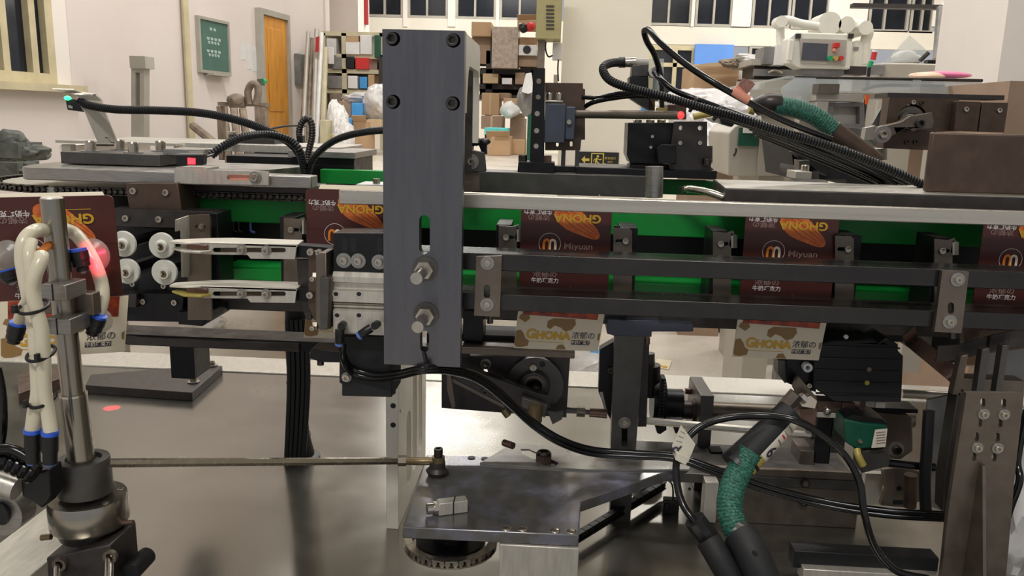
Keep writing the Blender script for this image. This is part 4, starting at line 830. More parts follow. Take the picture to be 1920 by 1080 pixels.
# -- gripper arms
YA = .80
def gripper(dy, lb, jaw):
    r = T('gripper', lb, 'gripper'); q = lambda L: [(x, y+dy) for x, y in L]
    pp(r, 'side_plate', 'light_steel', q([(375, 455), (556, 459), (553, 486), (470, 485), (464, 478), (386, 477), (378, 476), (376, 466)]), YA, .003, [slot(467, 469+dy, 138, 9)])
    zt_ = P(450, 456+dy, YA).z; a = lambda x, y: V((P(x, y+dy, YA).x, 0, zt_))
    X = [P(x, 450+dy, YA).x for x in (320, 352, 376, 404, 556)]
    build(MB().poly([V((X[0], YA-.003, zt_)), V((X[1], YA-.005, zt_)), V((X[2], YA, zt_)), V((X[4], YA, zt_)), V((X[4]-.004, YA+.036, zt_)), V((X[3]+.004, YA+.034, zt_)), V((X[2], YA+.028, zt_)), V((X[0], YA+.010, zt_))], (0, 0, -.0025)), 'top_plate', 'sheen_steel', r, bev=.0005)
    zj = P(360, 470+dy, YA-.01).z
    build(MB().poly([V((X[0]+.001, YA-.001, zj+.001)), V((X[1]+.002, YA-.014, zj)), V((X[2]+.006, YA-.014, zj)), V((X[2]+.012, YA-.004, zj)), V((X[2]+.002, YA+.012, zj)), V((X[0]+.004, YA+.006, zj+.001))], (0, 0, -.0022)), 'lower_jaw', jaw, r, bev=.0006)
    build(MB().box((X[1], YA-.004, zj), (X[2]+.008, YA+.010, zt_-.0025)), 'jaw_spacer', 'copper', r, bev=.0006)
    for x in (454, 500): fb(r, x, 468+dy+(x-454)*.02, 7, YA, wr=10, h=.004); 
    lbx = build(MB().box((P(404, 470+dy, YA).x, YA+.012, P(500, 485+dy, YA).z+.001), (X[4]-.01, YA+.016, P(500, 485+dy, YA).z+.009)), 'inner_bar', 'warm_steel', r)
    pp(r, 'mount_bar', 'black_metal', q([(548, 459), (640, 466), (640, 488), (548, 482)]), YA+.008, .018, bev=.0006)
    return r
gripper(0, 'upper slotted steel gripper arm pointing left at the white rollers', 'light_steel'); gripper(82, 'lower slotted steel gripper arm with a yellowish jaw', 'yellow')
gm = T('gripper_mount', 'upright dark steel mount with bolts joining the gripper arms to the air cylinder', 'mount')
pp(gm, 'rear_upright', 'dark_steel', [(556, 486), (580, 486), (584, 600), (574, 600), (560, 560)], YA+.02, .012, bev=.0006)
pp(gm, 'upright', 'brown_steel', [(578, 470), (596, 470), (598, 600), (588, 600), (578, 575)], YA+.002, .008, bev=.0006)
pp(gm, 'end_plate', 'warm_steel', [(592, 480), (600, 474), (612, 474), (612, 520), (622, 520), (618, 618), (598, 618), (592, 600)], YA-.02, .035, bev=.0008)
pp(gm, 'edge_plate', 'gray_steel', [(600, 520), (617, 520), (614, 618), (600, 618)], YA-.026, .006, bev=.0006)
for x, y in ((583, 472), (599, 473), (582, 553)): fb(gm, x, y, 7, YA)
for x, y in ((588, 518), (588, 610)): cp(gm, 'hex_bolt', 'bolt_steel', P(x, y, YA-.01), P(x+8, y, YA-.01), RR(9, YA), n=6); fb(gm, x-2, y+5, 5, YA-.02)
# -- air cylinder
YB = .785
ac = T('air_cylinder', 'aluminium block air cylinder with ridges and black fittings left of the column', 'air cylinder')
xa, xb = P(624, 560, YB).x, P(735, 560, YB).x
def zz(y): return P(672, y, YB).z
prof = [(512, .004), (520, 0), (530, 0), (533, .005), (543, .005), (546, 0), (567, 0), (569, .004), (571, .001), (573, .004), (577, .001), (580, .004), (584, 0), (624, 0), (626, .004), (629, .004)]
pts = [V((xa, YB+d, zz(y))) for y, d in prof]+[V((xa, YB+.045, zz(629))), V((xa, YB+.045, zz(512)))]
build(MB().poly(pts, (xb-xa, 0, 0)), 'cylinder_body', 'light_steel', ac)
build(MB().box((xa-.004, YB+.008, zz(618)), (xa, YB+.04, zz(520))), 'seal_plate', 'black', ac)
for x, y in ((630, 552), (673, 552), (632, 592), (673, 592)):
    h = dp(ac, 'port', 'light_steel', x, y, 7.5, YB-.0006, .002, 5); dp(ac, 'port_dark_disc', 'black', x, y-1, 4.6, YB-.0002, .001)  # black disc stands in for the dark inside each port
for pts, rp in (([(640, 612, YB-.004), (637, 618, YB-.012), (637, 628, YB-.012), (637, 642, YB-.010)], 9.5), ([(704, 611, YB-.004), (696, 615, YB-.012), (686, 621, YB-.014), (676, 628, YB-.014)], 9)):
    f_t = T('air_fitting', 'black push-in air fitting with pale blue ring, '+('left' if pts[0][0] < 660 else 'right')+' one on the air cylinder', 'fitting', 'black air fittings on the air cylinder')
    dp(f_t, 'hex_base', 'bolt_steel', pts[0][0], pts[0][1], 9, YB-.008, .008); dp(f_t, 'swivel', 'black', pts[0][0], pts[0][1], 7.5, YB-.016, .008)
    tb(f_t, 'elbow', 'black', pts[1:], rp); a, c = P(*pts[-2]), P(*pts[-1]); d = (c-a).normalized(); cp(f_t, 'release_ring', 'pale_blue', c-d*.0005, c+d*.0025, RR(rp-.3, YB))
ab = T('adapter_block', 'black block with three washered bolts on top of the air cylinder', 'block')
pp(ab, 'block', 'black_metal', [(625, 437), (730, 437), (730, 510), (624, 510)], YB+.006, .04, bev=.0008)
for x in (647, 663, 712): bp(ab, 'slot', 'black', x-5, 446, x+5, 472, YB+.0056, .001, 0)
for x, y in ((645, 488), (672, 489), (711, 491)): fb(ab, x, y, 8, YB+.006, wr=14.5)
bpk = T('mounting_block', 'black stepped mounting block with a side bolt under the air cylinder', 'block')
pp(bpk, 'block', 'matte_black', [(640, 630), (735, 630), (735, 745), (641, 742), (641, 720), (636, 718), (636, 680), (640, 672)], YB+.02, .05, bev=.001)
fb(bpk, 650, 707, 7.5, YB+.02, wr=10); pp(bpk, 'side_lug', 'black_metal', [(582, 655), (640, 660), (640, 680), (600, 679), (580, 672)], YB+.03, .03, bev=.001); cp(bpk, 'plug', 'dark_bolt', P(601, 677, YB+.04), P(601, 684, YB+.04), RR(7, YB))
# -- the column
YO = .78
co = T('column_bracket', 'tall brushed steel column bracket with four socket screws and two threaded rods', 'column')
za_, zb_ = P(793, 56, YO).z, P(795, 686, YO).z; xa, xb = P(718, 300, YO).x, P(868, 300, YO).x
def Q(px, py): return P(px, py, YO)
def rectw(x0, z0, x1, z1): return [V((x0, YO, z0)), V((x1, YO, z0)), V((x1, YO, z1)), V((x0, YO, z1))]
hol = [[Q(x, y) for x, y in slot(796, 440, 20, 74)], [Q(x, y) for x, y in slot(796, 640, 17, 40)]]
corner = [V((xa, YO, zb_)), V((xb, YO, zb_)), V((xb, YO, za_)), V((xa, YO, za_))]
scr = [(737, 73), (850, 76), (737, 191), (849, 194)]
hol += [[Q(x, y) for x, y in circ(cx, cy, 13.5, 24)] for cx, cy in scr]
build(MB().poly(corner, (0, .014, 0), hol), 'front_plate', 'column_steel', co)
build(MB().box((xa+.004, YO+.0142, P(793, 240, YO).z), (xb-.003, YO+.018, za_-.002)), 'inner_plate', 'gray_steel', co)
for cx, cy in scr: bolt(co, P(cx, cy, YO+.010), RR(12.5, YO), .009, kind='d')
# side plates with a tall window
zw = P(885, 128, .86).z; zl = P(885, 212, .80).z; zbk = P(900, 268, .93).z
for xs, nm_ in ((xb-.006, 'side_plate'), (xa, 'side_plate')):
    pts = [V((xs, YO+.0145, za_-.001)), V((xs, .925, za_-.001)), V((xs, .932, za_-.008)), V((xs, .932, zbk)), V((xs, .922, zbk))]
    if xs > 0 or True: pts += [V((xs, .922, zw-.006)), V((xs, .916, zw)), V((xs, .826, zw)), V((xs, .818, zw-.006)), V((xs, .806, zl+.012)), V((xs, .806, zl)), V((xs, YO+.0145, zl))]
    build(MB().poly(pts, (.006, 0, 0)), nm_, 'sheen_steel', co)  # paler than the front plate: the side reflection is in the colour
build(MB().box((xa+.007, .926, P(800, 320, .93).z), (xb-.007, .932, za_-.004)), 'rear_plate', 'dark_steel', co)
for (cx, cy) in ((793, 510), (795, 596)):
    s_ = T('threaded_rod', ('upper' if cy < 550 else 'lower')+' threaded rod with nut and washer sticking out of the column', 'threaded rod', 'threaded rods in the column')
    a = P(cx+4, cy-6, YO); dirn = (P(cx-9, cy+16, YO-.045)-a)
    cp(s_, 'rod', 'bolt_steel', a+V((0, .03, 0)), a+V((0, -.050, .0)), RR(11, YO), n=24)
    build(MB().cyl(a, a-V((0, .0015, 0)), RR(25, YO), 36, r_in=RR(10, YO)), 'washer', 'gray_steel', s_); build(MB().cyl(a-V((0, .0016, 0)), a-V((0, .010, 0)), RR(18, YO), 6, r_in=RR(10, YO)), 'nut', 'bolt_steel', s_)
zp = T('cable_tie', 'thin black cable tie hanging from the lower slot of the column', 'cable tie')
tb(zp, 'strap', 'black', [(794, 660, YO-.001), (797, 675, YO-.004), (799, 700, YO-.008)], 3.2, n=8); bp(zp, 'head', 'black', 794, 683, 804, 692, YO-.011, .006)
# hinge lug right of the column
hl = T('hinge_lug', 'grey steel lug with a washered bolt right of the column', 'lug')
pp(hl, 'lug', 'gray_steel', [(868, 278), (908, 286), (911, 322), (868, 322)], .93, .01, bev=.0006); fb(hl, 884, 303, 7, .93, wr=14)
pp(hl, 'lower_leg', 'warm_steel', [(868, 322), (898, 322), (898, 360), (868, 360)], .935, .01, bev=.0006)
# -- stand below the column
st = T('stand_plate', 'upright machined steel stand plate with tall slots under the column', 'stand')
YT = PZ(738, 992, BED).y; x0, x1 = P(724, 900, YT).x, P(747, 900, YT).x; ztp = P(738, 660, YT).z
hs = []
for (ya, yb_, zA, zB) in ((.055, .085, .04, .115), (.10, .13, .04, .165), (.145, .175, .05, .195)):
    hs.append([V((x1, YT+ya+(yb_-ya)*.5*(1+math.cos(t)), BED+(zA if math.sin(t) < 0 else zB)+math.sin(t)*.012)) for t in [2*PI*k/16+PI/16 for k in range(16)]])
build(MB().poly([V((x1, YT, BED)), V((x1, YT+.21, BED)), V((x1, YT+.21, ztp)), V((x1, YT, ztp))], (x0-x1, 0, 0), hs), 'plate', 'sheen_steel', st, bev=.0006)
for y in (735, 761, 797): dp(st, 'threaded_hole', 'black', 737, y, 5.5, YT-.0003, .001)
for y in (716, 778): 
    p = V((x1+.0003, YT+.012, P(760, y, YT).z)); cp(st, 'threaded_hole', 'black', p, p-V((.001, 0, 0)), .0022, n=16)
# -- lower beams
lb_ = T('lower_beam', 'long black steel beam under the conveyor at the left', 'beam')
lbar(lb_, 'beam', 'black_metal', 120, 880, 455, 636, 655, .95, .045)
lbar(lb_, 'beam_foot_flange', 'dark_steel', 236, 560, 455, 640, 656, .945, .004)
ul = T('under_ledge', 'thin steel ledge under the conveyor right of the column', 'ledge'); lbar(ul, 'ledge', 'warm_steel', 800, 1078, 960, 655, 668, .93, .05); lbar(ul, 'dark_filler', 'matte_black', 800, 975, 900, 628, 655, .97, .05)
bp(None, 'dark_strut', 'black_metal', 868, 584, 906, 640, .95, .04, label='black strut between the lower rail and ledge right of the column', cat='strut')
ps = T('beam_post', 'black post on a bolted foot plate under the left end of the beam', 'post')
Yps = 1.04
bp(ps, 'post', 'black_metal', 319, 640, 364, 710, Yps, .05); zf_ = BED+.016
build(MB().tp([(170, 702), (395, 684), (417, 686), (360, 736), (160, 722)], zf_, .016), 'foot_plate', 'dark_steel', ps, bev=.001)
for x, y in ((363, 716), (398, 685)): bolt(ps, PZ(x, y, zf_+.001), .0062, .007, up=True, wr=.0105)
build(MB().tp([(32, 700), (118, 688), (120, 706), (34, 738)], BED+.02, .02), 'spare_block', 'brown_steel', None, 'rusty dark block on the bed behind the hose bundle at left', 'block', bev=.001)
# cable trunk
ct = T('cable_bundle', 'thick black cable bundle going down through a grommet in the bed', 'cable')
pts = [P(556, 570, 1.12), P(556, 640, 1.12), P(560, 720, 1.12), P(558, 800, 1.12)]; pb = PZ(547, 888, BED)
build(MB().tube(pts+[V((pb.x, 1.12, BED+.004))], RR(22, 1.12), 20), 'bundle', 'matte_black', ct)
for i, dx in enumerate((-17, -9, 0, 9, 17)): build(MB().tube([P(556+dx, 600, 1.10), P(560+dx, 720, 1.10), P(552+dx*.9, 880, 1.10)], RR(5.5, 1.1), 10), 'cable', 'black', ct)
for y in (715, 812): build(MB().cyl(P(560, y, 1.12), P(560, y+4, 1.12), RR(24, 1.12), 24), 'tie', 'black', ct)
build(MB().lathe((pb.x, 1.12, BED), (0, 0, 1), [(0, .024), (.004, .024), (.006, .018)], 28), 'grommet', 'black', ct)
# -- sensors, brackets and hoses on the left top
se = T('sensor', 'small black sensor with a glowing red window on the cover plate', 'sensor')
pp(se, 'body', 'black', [(329, 290), (381, 291), (380, 310), (330, 309)], .925, .012, bev=.001); build(MB().fp([(329, 288), (381, 288), (381, 291), (329, 291)], .924, .014), 'lid', 'steel', se)
pp(se, 'window', 'red_lamp', [(352, 296), (366, 297), (366, 308), (352, 308)], .9245, .001); tb(se, 'cable', 'black', [(381, 296, .94), (390, 293, .95), (400, 290, .96)], 2.2, n=8)
sb = T('sensor_bracket', 'bright steel angle bracket with a slot under the red sensor', 'bracket')
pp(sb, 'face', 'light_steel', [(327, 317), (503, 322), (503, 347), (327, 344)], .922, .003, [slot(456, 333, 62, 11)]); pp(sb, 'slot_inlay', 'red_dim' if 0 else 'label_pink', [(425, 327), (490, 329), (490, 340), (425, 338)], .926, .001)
build(MB().box((P(328, 316, .922).x, .924, P(350, 317, .922).z-.001), (P(385, 316, .922).x, .96, P(350, 317, .922).z+.0015)), 'shelf', 'light_steel', sb); fb(sb, 479, 333, 8, .922, wr=12, h=.005)
# upper clamp plate with bolts
cpl = T('clamp_plate', 'small steel clamp plate with four large bolts on the cover plate', 'plate')
z1 = P(200, 287, 1.0).z; zt_c = zt; pf = 1.0
build(MB().box((P(113, 290, pf).x, pf, zt_c+.001), (P(300, 290, pf).x, pf+.11, z1)), 'plate', 'gray_steel', cpl, bev=.001)
for x, y, Yb_ in ((170, 281, pf+.02), (224, 270, pf+.085), (250, 284, pf+.02), (301, 275, pf+.08)):
    p = P(x, y, Yb_); bolt(cpl, V((min(p.x, P(290, 280, pf).x), Yb_, z1)), RR(10, 1), .0125, up=True, wr=RR(18, 1), name='bolt')
sl_c = T('adjusting_slide', 'small steel slide with a chrome screw right of the clamp plate', 'slide')
bp(sl_c, 'slide', 'steel', 306, 280, 372, 292, 1.02, .06); cp(sl_c, 'screw', 'chrome', P(356, 285, 1.0), P(382, 285, 1.0), RR(5, 1))
gs_ = T('green_led_sensor', 'black sensor with a green lamp on a bent bright bracket at left', 'sensor')
pp(gs_, 'body', 'black', [(122, 186), (143, 186), (156, 210), (126, 206)], 1.08, .03, bev=.001); build(MB().blob(P(127, 184, 1.08), (.004, .006, .003), 1, .02, 2, False), 'green_lamp', 'green_lamp', gs_)
pp(gs_, 'port', 'cabinet', [(128, 197), (136, 199), (136, 204), (128, 202)], 1.079, .002)
gb = T('bent_bracket', 'bent bright sheet bracket carrying the sensor with the green lamp', 'bracket')
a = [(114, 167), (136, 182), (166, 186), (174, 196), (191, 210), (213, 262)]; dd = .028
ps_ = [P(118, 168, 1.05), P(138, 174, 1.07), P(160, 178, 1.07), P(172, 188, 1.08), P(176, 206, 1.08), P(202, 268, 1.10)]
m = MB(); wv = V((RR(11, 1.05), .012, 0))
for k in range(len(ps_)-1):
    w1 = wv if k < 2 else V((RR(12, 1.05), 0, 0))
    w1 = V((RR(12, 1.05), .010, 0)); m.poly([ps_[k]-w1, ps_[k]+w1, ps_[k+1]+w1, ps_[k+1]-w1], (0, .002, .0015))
build(m, 'sheet', 'sheen_steel', gb)  # pale colour paints the lamp's reflection on the polished sheet
tb(gb, 'wire', 'gray_steel', [(197, 258, 1.08), (203, 259, 1.08), (208, 266, 1.06), (215, 268, 1.06)], 1.2, n=6)
COR = .0036
def hose(name, pts, r, lb, m='matte_black', corr=COR, cat='hose', grp=None, n=12, extra=None):
    t = T(name, lb, cat, grp); tb(t, 'sheath', m, pts, r, corr, n); return t
hose('corrugated_hose', [(148, 188, 1.07), (165, 197, 1.07), (215, 205, 1.07), (290, 207, 1.07), (370, 211, 1.07), (440, 224, 1.07), (500, 245, 1.07), (545, 270, 1.07), (566, 300, 1.07), (572, 330, 1.08)], 7.8, 'long black hose from the green-lamp sensor across to the hose cluster', corr=.0025)
h2 = hose('corrugated_hose', [(396, 291, .99), (420, 274, 1.0), (455, 258, 1.02), (500, 253, 1.05), (540, 262, 1.06), (562, 284, 1.06), (572, 325, 1.08)], 8.2, 'short black corrugated hose arching up from the red sensor', m='black')
hose('corrugated_hose', [(564, 268, 1.10), (561, 248, 1.10), (566, 230, 1.10), (576, 222, 1.10), (584, 232, 1.10), (585, 256, 1.10), (578, 290, 1.10), (577, 330, 1.10)], 6.5, 'small looped grey-black hose standing in the middle of the hose cluster', m='dark_steel')
bp(None, 'cable_plug', 'black', 556, 254, 567, 268, 1.09, .012, label='small black cable plug hanging at the looped hose', cat='plug'); 
hose('corrugated_hose', [(578, 326, 1.08), (586, 300, 1.07), (606, 278, 1.06), (635, 260, 1.04), (680, 248, 1.0), (740, 244, .96), (800, 256, .95), (860, 268, .95), (905, 266, .95), (914, 272, .95)], 7.0, 'black corrugated hose arching from the cluster behind the column', m='black')
dg = hose('cable_tail', [(905, 266, .94), (912, 268, .94), (918, 263, .94)], 4, 'short black cable end with a plug right of the column', corr=0)
pp(dg, 'plug', 'gloss_black', [(896, 268), (913, 270), (913, 290), (903, 286)], .938, .012)
# dark boxes behind the cover plate
dbx = T('guard_box', 'dark box with a pale lid behind the hose cluster', 'box')
bp(dbx, 'body', 'black_metal', 425, 295, 664, 345, 1.17, .12); bp(dbx, 'lid', 'steel', 540, 284, 666, 296, 1.16, .14); bp(dbx, 'rear_block', 'dark_steel', 430, 258, 515, 284, 1.30, .08)
bp(None, 'ledge_plate', 'light_steel', 348, 272, 640, 286, 1.26, .14, label='pale steel ledge plate behind the cover plate and hoses', cat='plate')
knb = T('clamp_screw', 'small steel knob on a stem behind the short corrugated hose', 'knob'); cp(knb, 'stem', 'gray_steel', P(436, 270, 1.25), P(436, 250, 1.25), .006); cp(knb, 'cap', 'bolt_steel', P(436, 252, 1.25), P(436, 247, 1.25), .008)
hose('thin_rod', [(500, 243, 1.4), (540, 236, 1.4), (575, 236, 1.4)], 2, 'thin grey rod behind the hose cluster', m='gray_steel', corr=0, cat='rod')
# green rear conveyor pieces
rc = T('rear_conveyor', 'rear conveyor side with dark beam and green strip behind the guide rail', 'conveyor')
lbar(rc, 'green_strip', 'green', 600, 1345, 690, 320, 347, 1.14, .02); lbar(rc, 'dark_beam', 'gray_steel', 885, 1240, 1060, 326, 366, 1.08, .05)
lbar(rc, 'rear_bar', 'black_metal', 1080, 1345, 1260, 318, 334, 1.10, .1)
wp = T('wing_plate', 'pale card edge and steel pin left of the column on the green strip', 'strip'); lbar(wp, 'strip', 'plastic_white', 668, 730, 700, 346, 350, 1.06, .05); cp(wp, 'pin', 'bolt_steel', P(706, 348, 1.07), P(706, 335, 1.07), .005)
# ---------------------------------------------------------------- perforated bar, blue-grey block, rod
Yb = 1.10
pbr = T('perforated_bar', 'black upright bar with a row of holes on a foot plate behind the guide rail', 'bar')
pp(pbr, 'bar', 'black_metal', [(1000, 127), (1022, 128), (1020, 305), (993, 305)], Yb, .012, [circ(1010, 152, 5), circ(1009, 182, 4.5), circ(1007, 213, 5.2), circ(1006, 245, 5.2), circ(1005, 274, 5)], bev=.0006)
for x, y in ((1007, 213), (1006, 245), (1005, 274)): dp(pbr, 'bolt_end', 'bolt_steel', x, y, 4.4, Yb+.004, .006)
pp(pbr, 'foot', 'black_metal', [(972, 303), (1040, 306), (1040, 324), (970, 322)], Yb-.01, .05, bev=.0008); fb(pbr, 979, 296, 0.1, Yb); bolt(pbr, P(980, 303, Yb+.005), .006, .009, up=True, kind='d')
bbk = T('clamp_block', 'brown grey back plate with blue grey clamp block and two bolts on top', 'clamp')
pp(bbk, 'back_plate', 'brown_steel', [(1022, 155), (1093, 156), (1093, 166), (1097, 167), (1097, 262), (1090, 262), (1088, 282), (1022, 282)], Yb+.03, .012, [slot(1045, 270, 5, 10), slot(1071, 270, 5, 10)], bev=.0006)
bp(bbk, 'block', 'blue_gray', 1021, 194, 1060, 268, Yb, .028, .0012); bp(bbk, 'clamp_jaw', 'blue_gray', 1060, 200, 1078, 262, Yb+.002, .026, .0012); bp(bbk, 'top_washer_plate', 'bolt_steel', 1022, 188, 1056, 192, Yb+.002, .024)
for x in (1030, 1048): bolt(bbk, P(x, 187, Yb+.012), RR(6.5, Yb), .009, up=True)
fb(bbk, 1067, 229, 4.5, Yb)
for x in (1052, 1078): bp(bbk, 'leg', 'gray_steel', x, 282, x+8, 320, Yb+.03, .006); 
bp(bbk, 'base', 'black_metal', 1038, 312, 1084, 322, Yb+.02, .03)
bp(None, 'guide_piece', 'copper', 1018, 292, 1034, 304, Yb+.02, .02, label='small copper coloured piece at the foot of the perforated bar', cat='block')
rd = T('sensing_rod', 'long round steel rod with a red glowing tip pointing right', 'rod')
cp(rd, 'rod', 'warm_steel', P(1076, 214, Yb+.01), P(1274, 216, Yb-.05), RR(7.5, Yb)); build(MB().blob(P(1276, 216, Yb-.052), (RR(7, Yb),)*3, 1, 0, 2, False), 'red_tip', 'red_dim', rd)
# ---------------------------------------------------------------- black slide block and valve cluster
Yv = 1.12
sk = T('slide_block', 'black finned slide block with a brown side plate behind the guide rail', 'slide block')
pp(sk, 'block', 'black_metal', [(1178, 230), (1270, 230), (1270, 304), (1262, 310), (1182, 306), (1178, 296), (1175, 290)], Yv, .06, bev=.001)
pp(sk, 'side_plate', 'dark_steel', [(1265, 228), (1326, 228), (1326, 274), (1336, 274), (1336, 304), (1332, 308), (1338, 330), (1262, 330), (1252, 306)], Yv-.012, .012, [circ(1277, 240, 4.5), circ(1313, 240, 4.5)], bev=.0008)
pp(sk, 'clamp', 'black_metal', [(1232, 278), (1240, 271), (1268, 272), (1268, 308), (1234, 306)], Yv-.03, .03, bev=.001)
for x, y in ((1275, 268), (1312, 268)): fb(sk, x, y, 4, Yv-.012)
fb(sk, 1223, 256, 3, Yv); fb(sk, 1220, 276, 3, Yv); bolt(sk, P(1250, 307, Yv-.02), .006, .008, up=True); bolt(sk, P(1325, 309, Yv-.02), .006, .008, up=True, kind='d')
for x in (1195, 1219, 1240): bolt(sk, P(x, 230, Yv+.03), .006, .004, up=True)
pp(sk, 'foot', 'dark_steel', [(1180, 308), (1262, 306), (1338, 316), (1338, 332), (1180, 332)], Yv+.01, .04, bev=.001)
vc = T('valve_cluster', 'cluster of black valve body and silver connector above the slide block', 'valve')
cp(vc, 'connector', 'bolt_steel', P(1172, 117, 1.15), P(1192, 116, 1.15), RR(9, 1.15)); cp(vc, 'connector_collar', 'frame_gray', P(1190, 117, 1.15), P(1216, 118, 1.15), RR(8, 1.15))
cp(vc, 'gland', 'black', P(1160, 117, 1.15), P(1172, 117, 1.15), RR(9.5, 1.15))
pp(vc, 'head', 'gray_steel', [(1186, 122), (1216, 120), (1216, 143), (1184, 143)], 1.14, .03, bev=.001); pp(vc, 'body', 'black', [(1181, 143), (1216, 143), (1216, 172), (1179, 172)], 1.14, .04, bev=.001)
pp(vc, 'clear_plate', 'clear', [(1216, 110), (1245, 110), (1243, 170), (1216, 168)], 1.16, .003)
cp(vc, 'port', 'frame_gray', P(1228, 136, 1.13), P(1228, 136, 1.13)+V((0, .03, 0)), RR(8, 1.13)); dp(vc, 'port_ring', 'plastic_white', 1227, 136, 9, 1.125, .006, 5)
pp(vc, 'lower_block', 'brown_steel', [(1181, 160), (1210, 160), (1210, 184), (1180, 184)], 1.15, .03); pp(vc, 'bracket', 'dark_steel', [(1192, 184), (1218, 184), (1226, 200), (1226, 206), (1214, 206), (1180, 184)], 1.15, .02)
pp(vc, 'copper_tube', 'copper', [(1216, 184), (1228, 184), (1228, 210), (1216, 210)], 1.15, .01); cp(vc, 'stem', 'gloss_black', P(1241, 152, 1.13), P(1241, 204, 1.13), RR(4.5, 1.13)); bp(vc, 'stem_nut', 'yellow', 1232, 202, 1252, 208, 1.12, .015)
pp(vc, 'rear_block', 'brown_steel', [(1252, 196), (1287, 196), (1287, 224), (1250, 224)], 1.16, .04, bev=.001); cp(vc, 'stem', 'dark_bolt', P(1271, 184, 1.17), P(1271, 198, 1.17), .0022)
# ---------------------------------------------------------------- hoses at the right top
hose('corrugated_hose', [(1166, 117, 1.14), (1148, 118, 1.12), (1133, 124, 1.10), (1132, 136, 1.09), (1146, 152, 1.08), (1180, 165, 1.07), (1240, 180, 1.06), (1320, 203, 1.05), (1400, 226, 1.04), (1480, 252, 1.03), (1560, 276, 1.02), (1650, 310, 1.01), (1738, 350, 1.0)], 8.2, 'long black corrugated hose curving from the silver connector down to the right', m='black', corr=.0034)
GB = 'black cables running down to the right behind the beam'
for k, (pts, r, lb) in enumerate((
 ([(1092, 182, 1.13), (1122, 183, 1.12), (1160, 175, 1.10), (1215, 174, 1.09), (1280, 188, 1.08), (1360, 212, 1.07), (1450, 242, 1.06), (1540, 276, 1.05), (1640, 322, 1.04), (1680, 348, 1.04)], 4.2, 'upper glossy black cable leaving the brown grey back plate'),
 ([(1092, 204, 1.14), (1112, 192, 1.12), (1150, 184, 1.11), (1205, 179, 1.10), (1270, 190, 1.09), (1350, 218, 1.08), (1440, 250, 1.07), (1530, 286, 1.06), (1630, 330, 1.05), (1660, 350, 1.05)], 4.6, 'lower glossy black cable leaving the brown grey back plate'),
 ([(1241, 158, 1.12), (1236, 130, 1.12), (1226, 100, 1.11), (1213, 78, 1.10), (1208, 58, 1.09), (1218, 58, 1.08), (1240, 82, 1.06), (1285, 120, 1.04), (1340, 156, 1.02), (1400, 190, 1.02), (1470, 226, 1.03), (1560, 262, 1.03)], 5.6, 'glossy black cable making the tall loop above the valve cluster'),
 ([(1228, 136, 1.12), (1240, 150, 1.10), (1262, 168, 1.09), (1300, 184, 1.08), (1360, 206, 1.075), (1450, 240, 1.06), (1560, 282, 1.05), (1700, 346, 1.04)], 5.4, 'black hose leaving the pale round port of the valve cluster'))):
    hose('black_cable', pts, r, lb, m='gloss_black', corr=0, cat='cable', grp=GB)
for k in range(4): hose('black_cable', [(1400+k*6, 234+k*6, 1.06+.01*k), (1480, 262+k*5, 1.06+.01*k), (1580, 300+k*6, 1.05+.01*k), (1690-12*k, 350, 1.05+.01*k)], 4.5, 'thin black cable at the underside of the cable bundle, '+('first', 'second', 'third', 'fourth')[k]+' from the top', m='black', corr=0, cat='cable', grp=GB)
for x, y in ((1300, 196), (1345, 212), (1578, 288)): build(MB().cyl(P(x-2, y-1, 1.06), P(x+2, y+1, 1.06), RR(15, 1.06), 16), 'cable_tie', 'black', None, 'black cable tie round the right cable bundle, '+('first' if x == 1300 else 'second' if x == 1345 else 'last')+' from the left', 'cable tie')
ctg = T('cable_tag', 'pink cable sleeve with a brown printed tag on the glossy black cable', 'tag')
a, c = P(1373, 171, 1.018), P(1404, 188, 1.018); cp(ctg, 'sleeve', 'label_pink', a, c, RR(8, 1.02)); pp(ctg, 'flag', 'label_brown', [(1384, 160), (1392, 146), (1410, 152), (1416, 158), (1400, 178)], 1.02, .0008); pp(ctg, 'flag_root', 'label_pink', [(1374, 166), (1384, 160), (1400, 176), (1402, 184)], 1.019, .001)
bh2 = T('braided_hose', 'thick green braided hose arching behind the black cable bundle', 'hose')
tb(bh2, 'braid', 'hose_green', [(1452, 198, 1.12), (1485, 202, 1.12), (1520, 214, 1.12), (1548, 232, 1.12), (1566, 252, 1.12)], 17, .0036, 20, amp=.955)
tb(bh2, 'sleeve', 'dark_steel', [(1420, 200, 1.13), (1440, 193, 1.12), (1462, 194, 1.12)], 17, 0, 20); tb(bh2, 'end_tube', 'brown_steel', [(1560, 246, 1.12), (1590, 268, 1.12), (1640, 306, 1.12)], 20, 0, 20); dp(bh2, 'end_hole', 'black', 1562, 250, 3, 1.08, .004)
yf2 = T('yellow_fitting', 'yellow and grey fitting between the cables and the green braided hose', 'fitting')
tb(yf2, 'yellow_part', 'yellow', [(1300, 219, 1.3), (1320, 215, 1.3), (1335, 214, 1.3)], 6); tb(yf2, 'yellow_ring', 'yellow', [(1405, 205, 1.16), (1415, 208, 1.16)], 8); pp(yf2, 'metal_lug', 'frame_gray', [(1325, 222), (1350, 216), (1370, 222), (1366, 232), (1340, 230)], 1.25, .02)
pp(yf2, 'dark_clamp', 'black_metal', [(1348, 218), (1368, 206), (1396, 226), (1380, 230), (1372, 238), (1352, 232)], 1.2, .02)
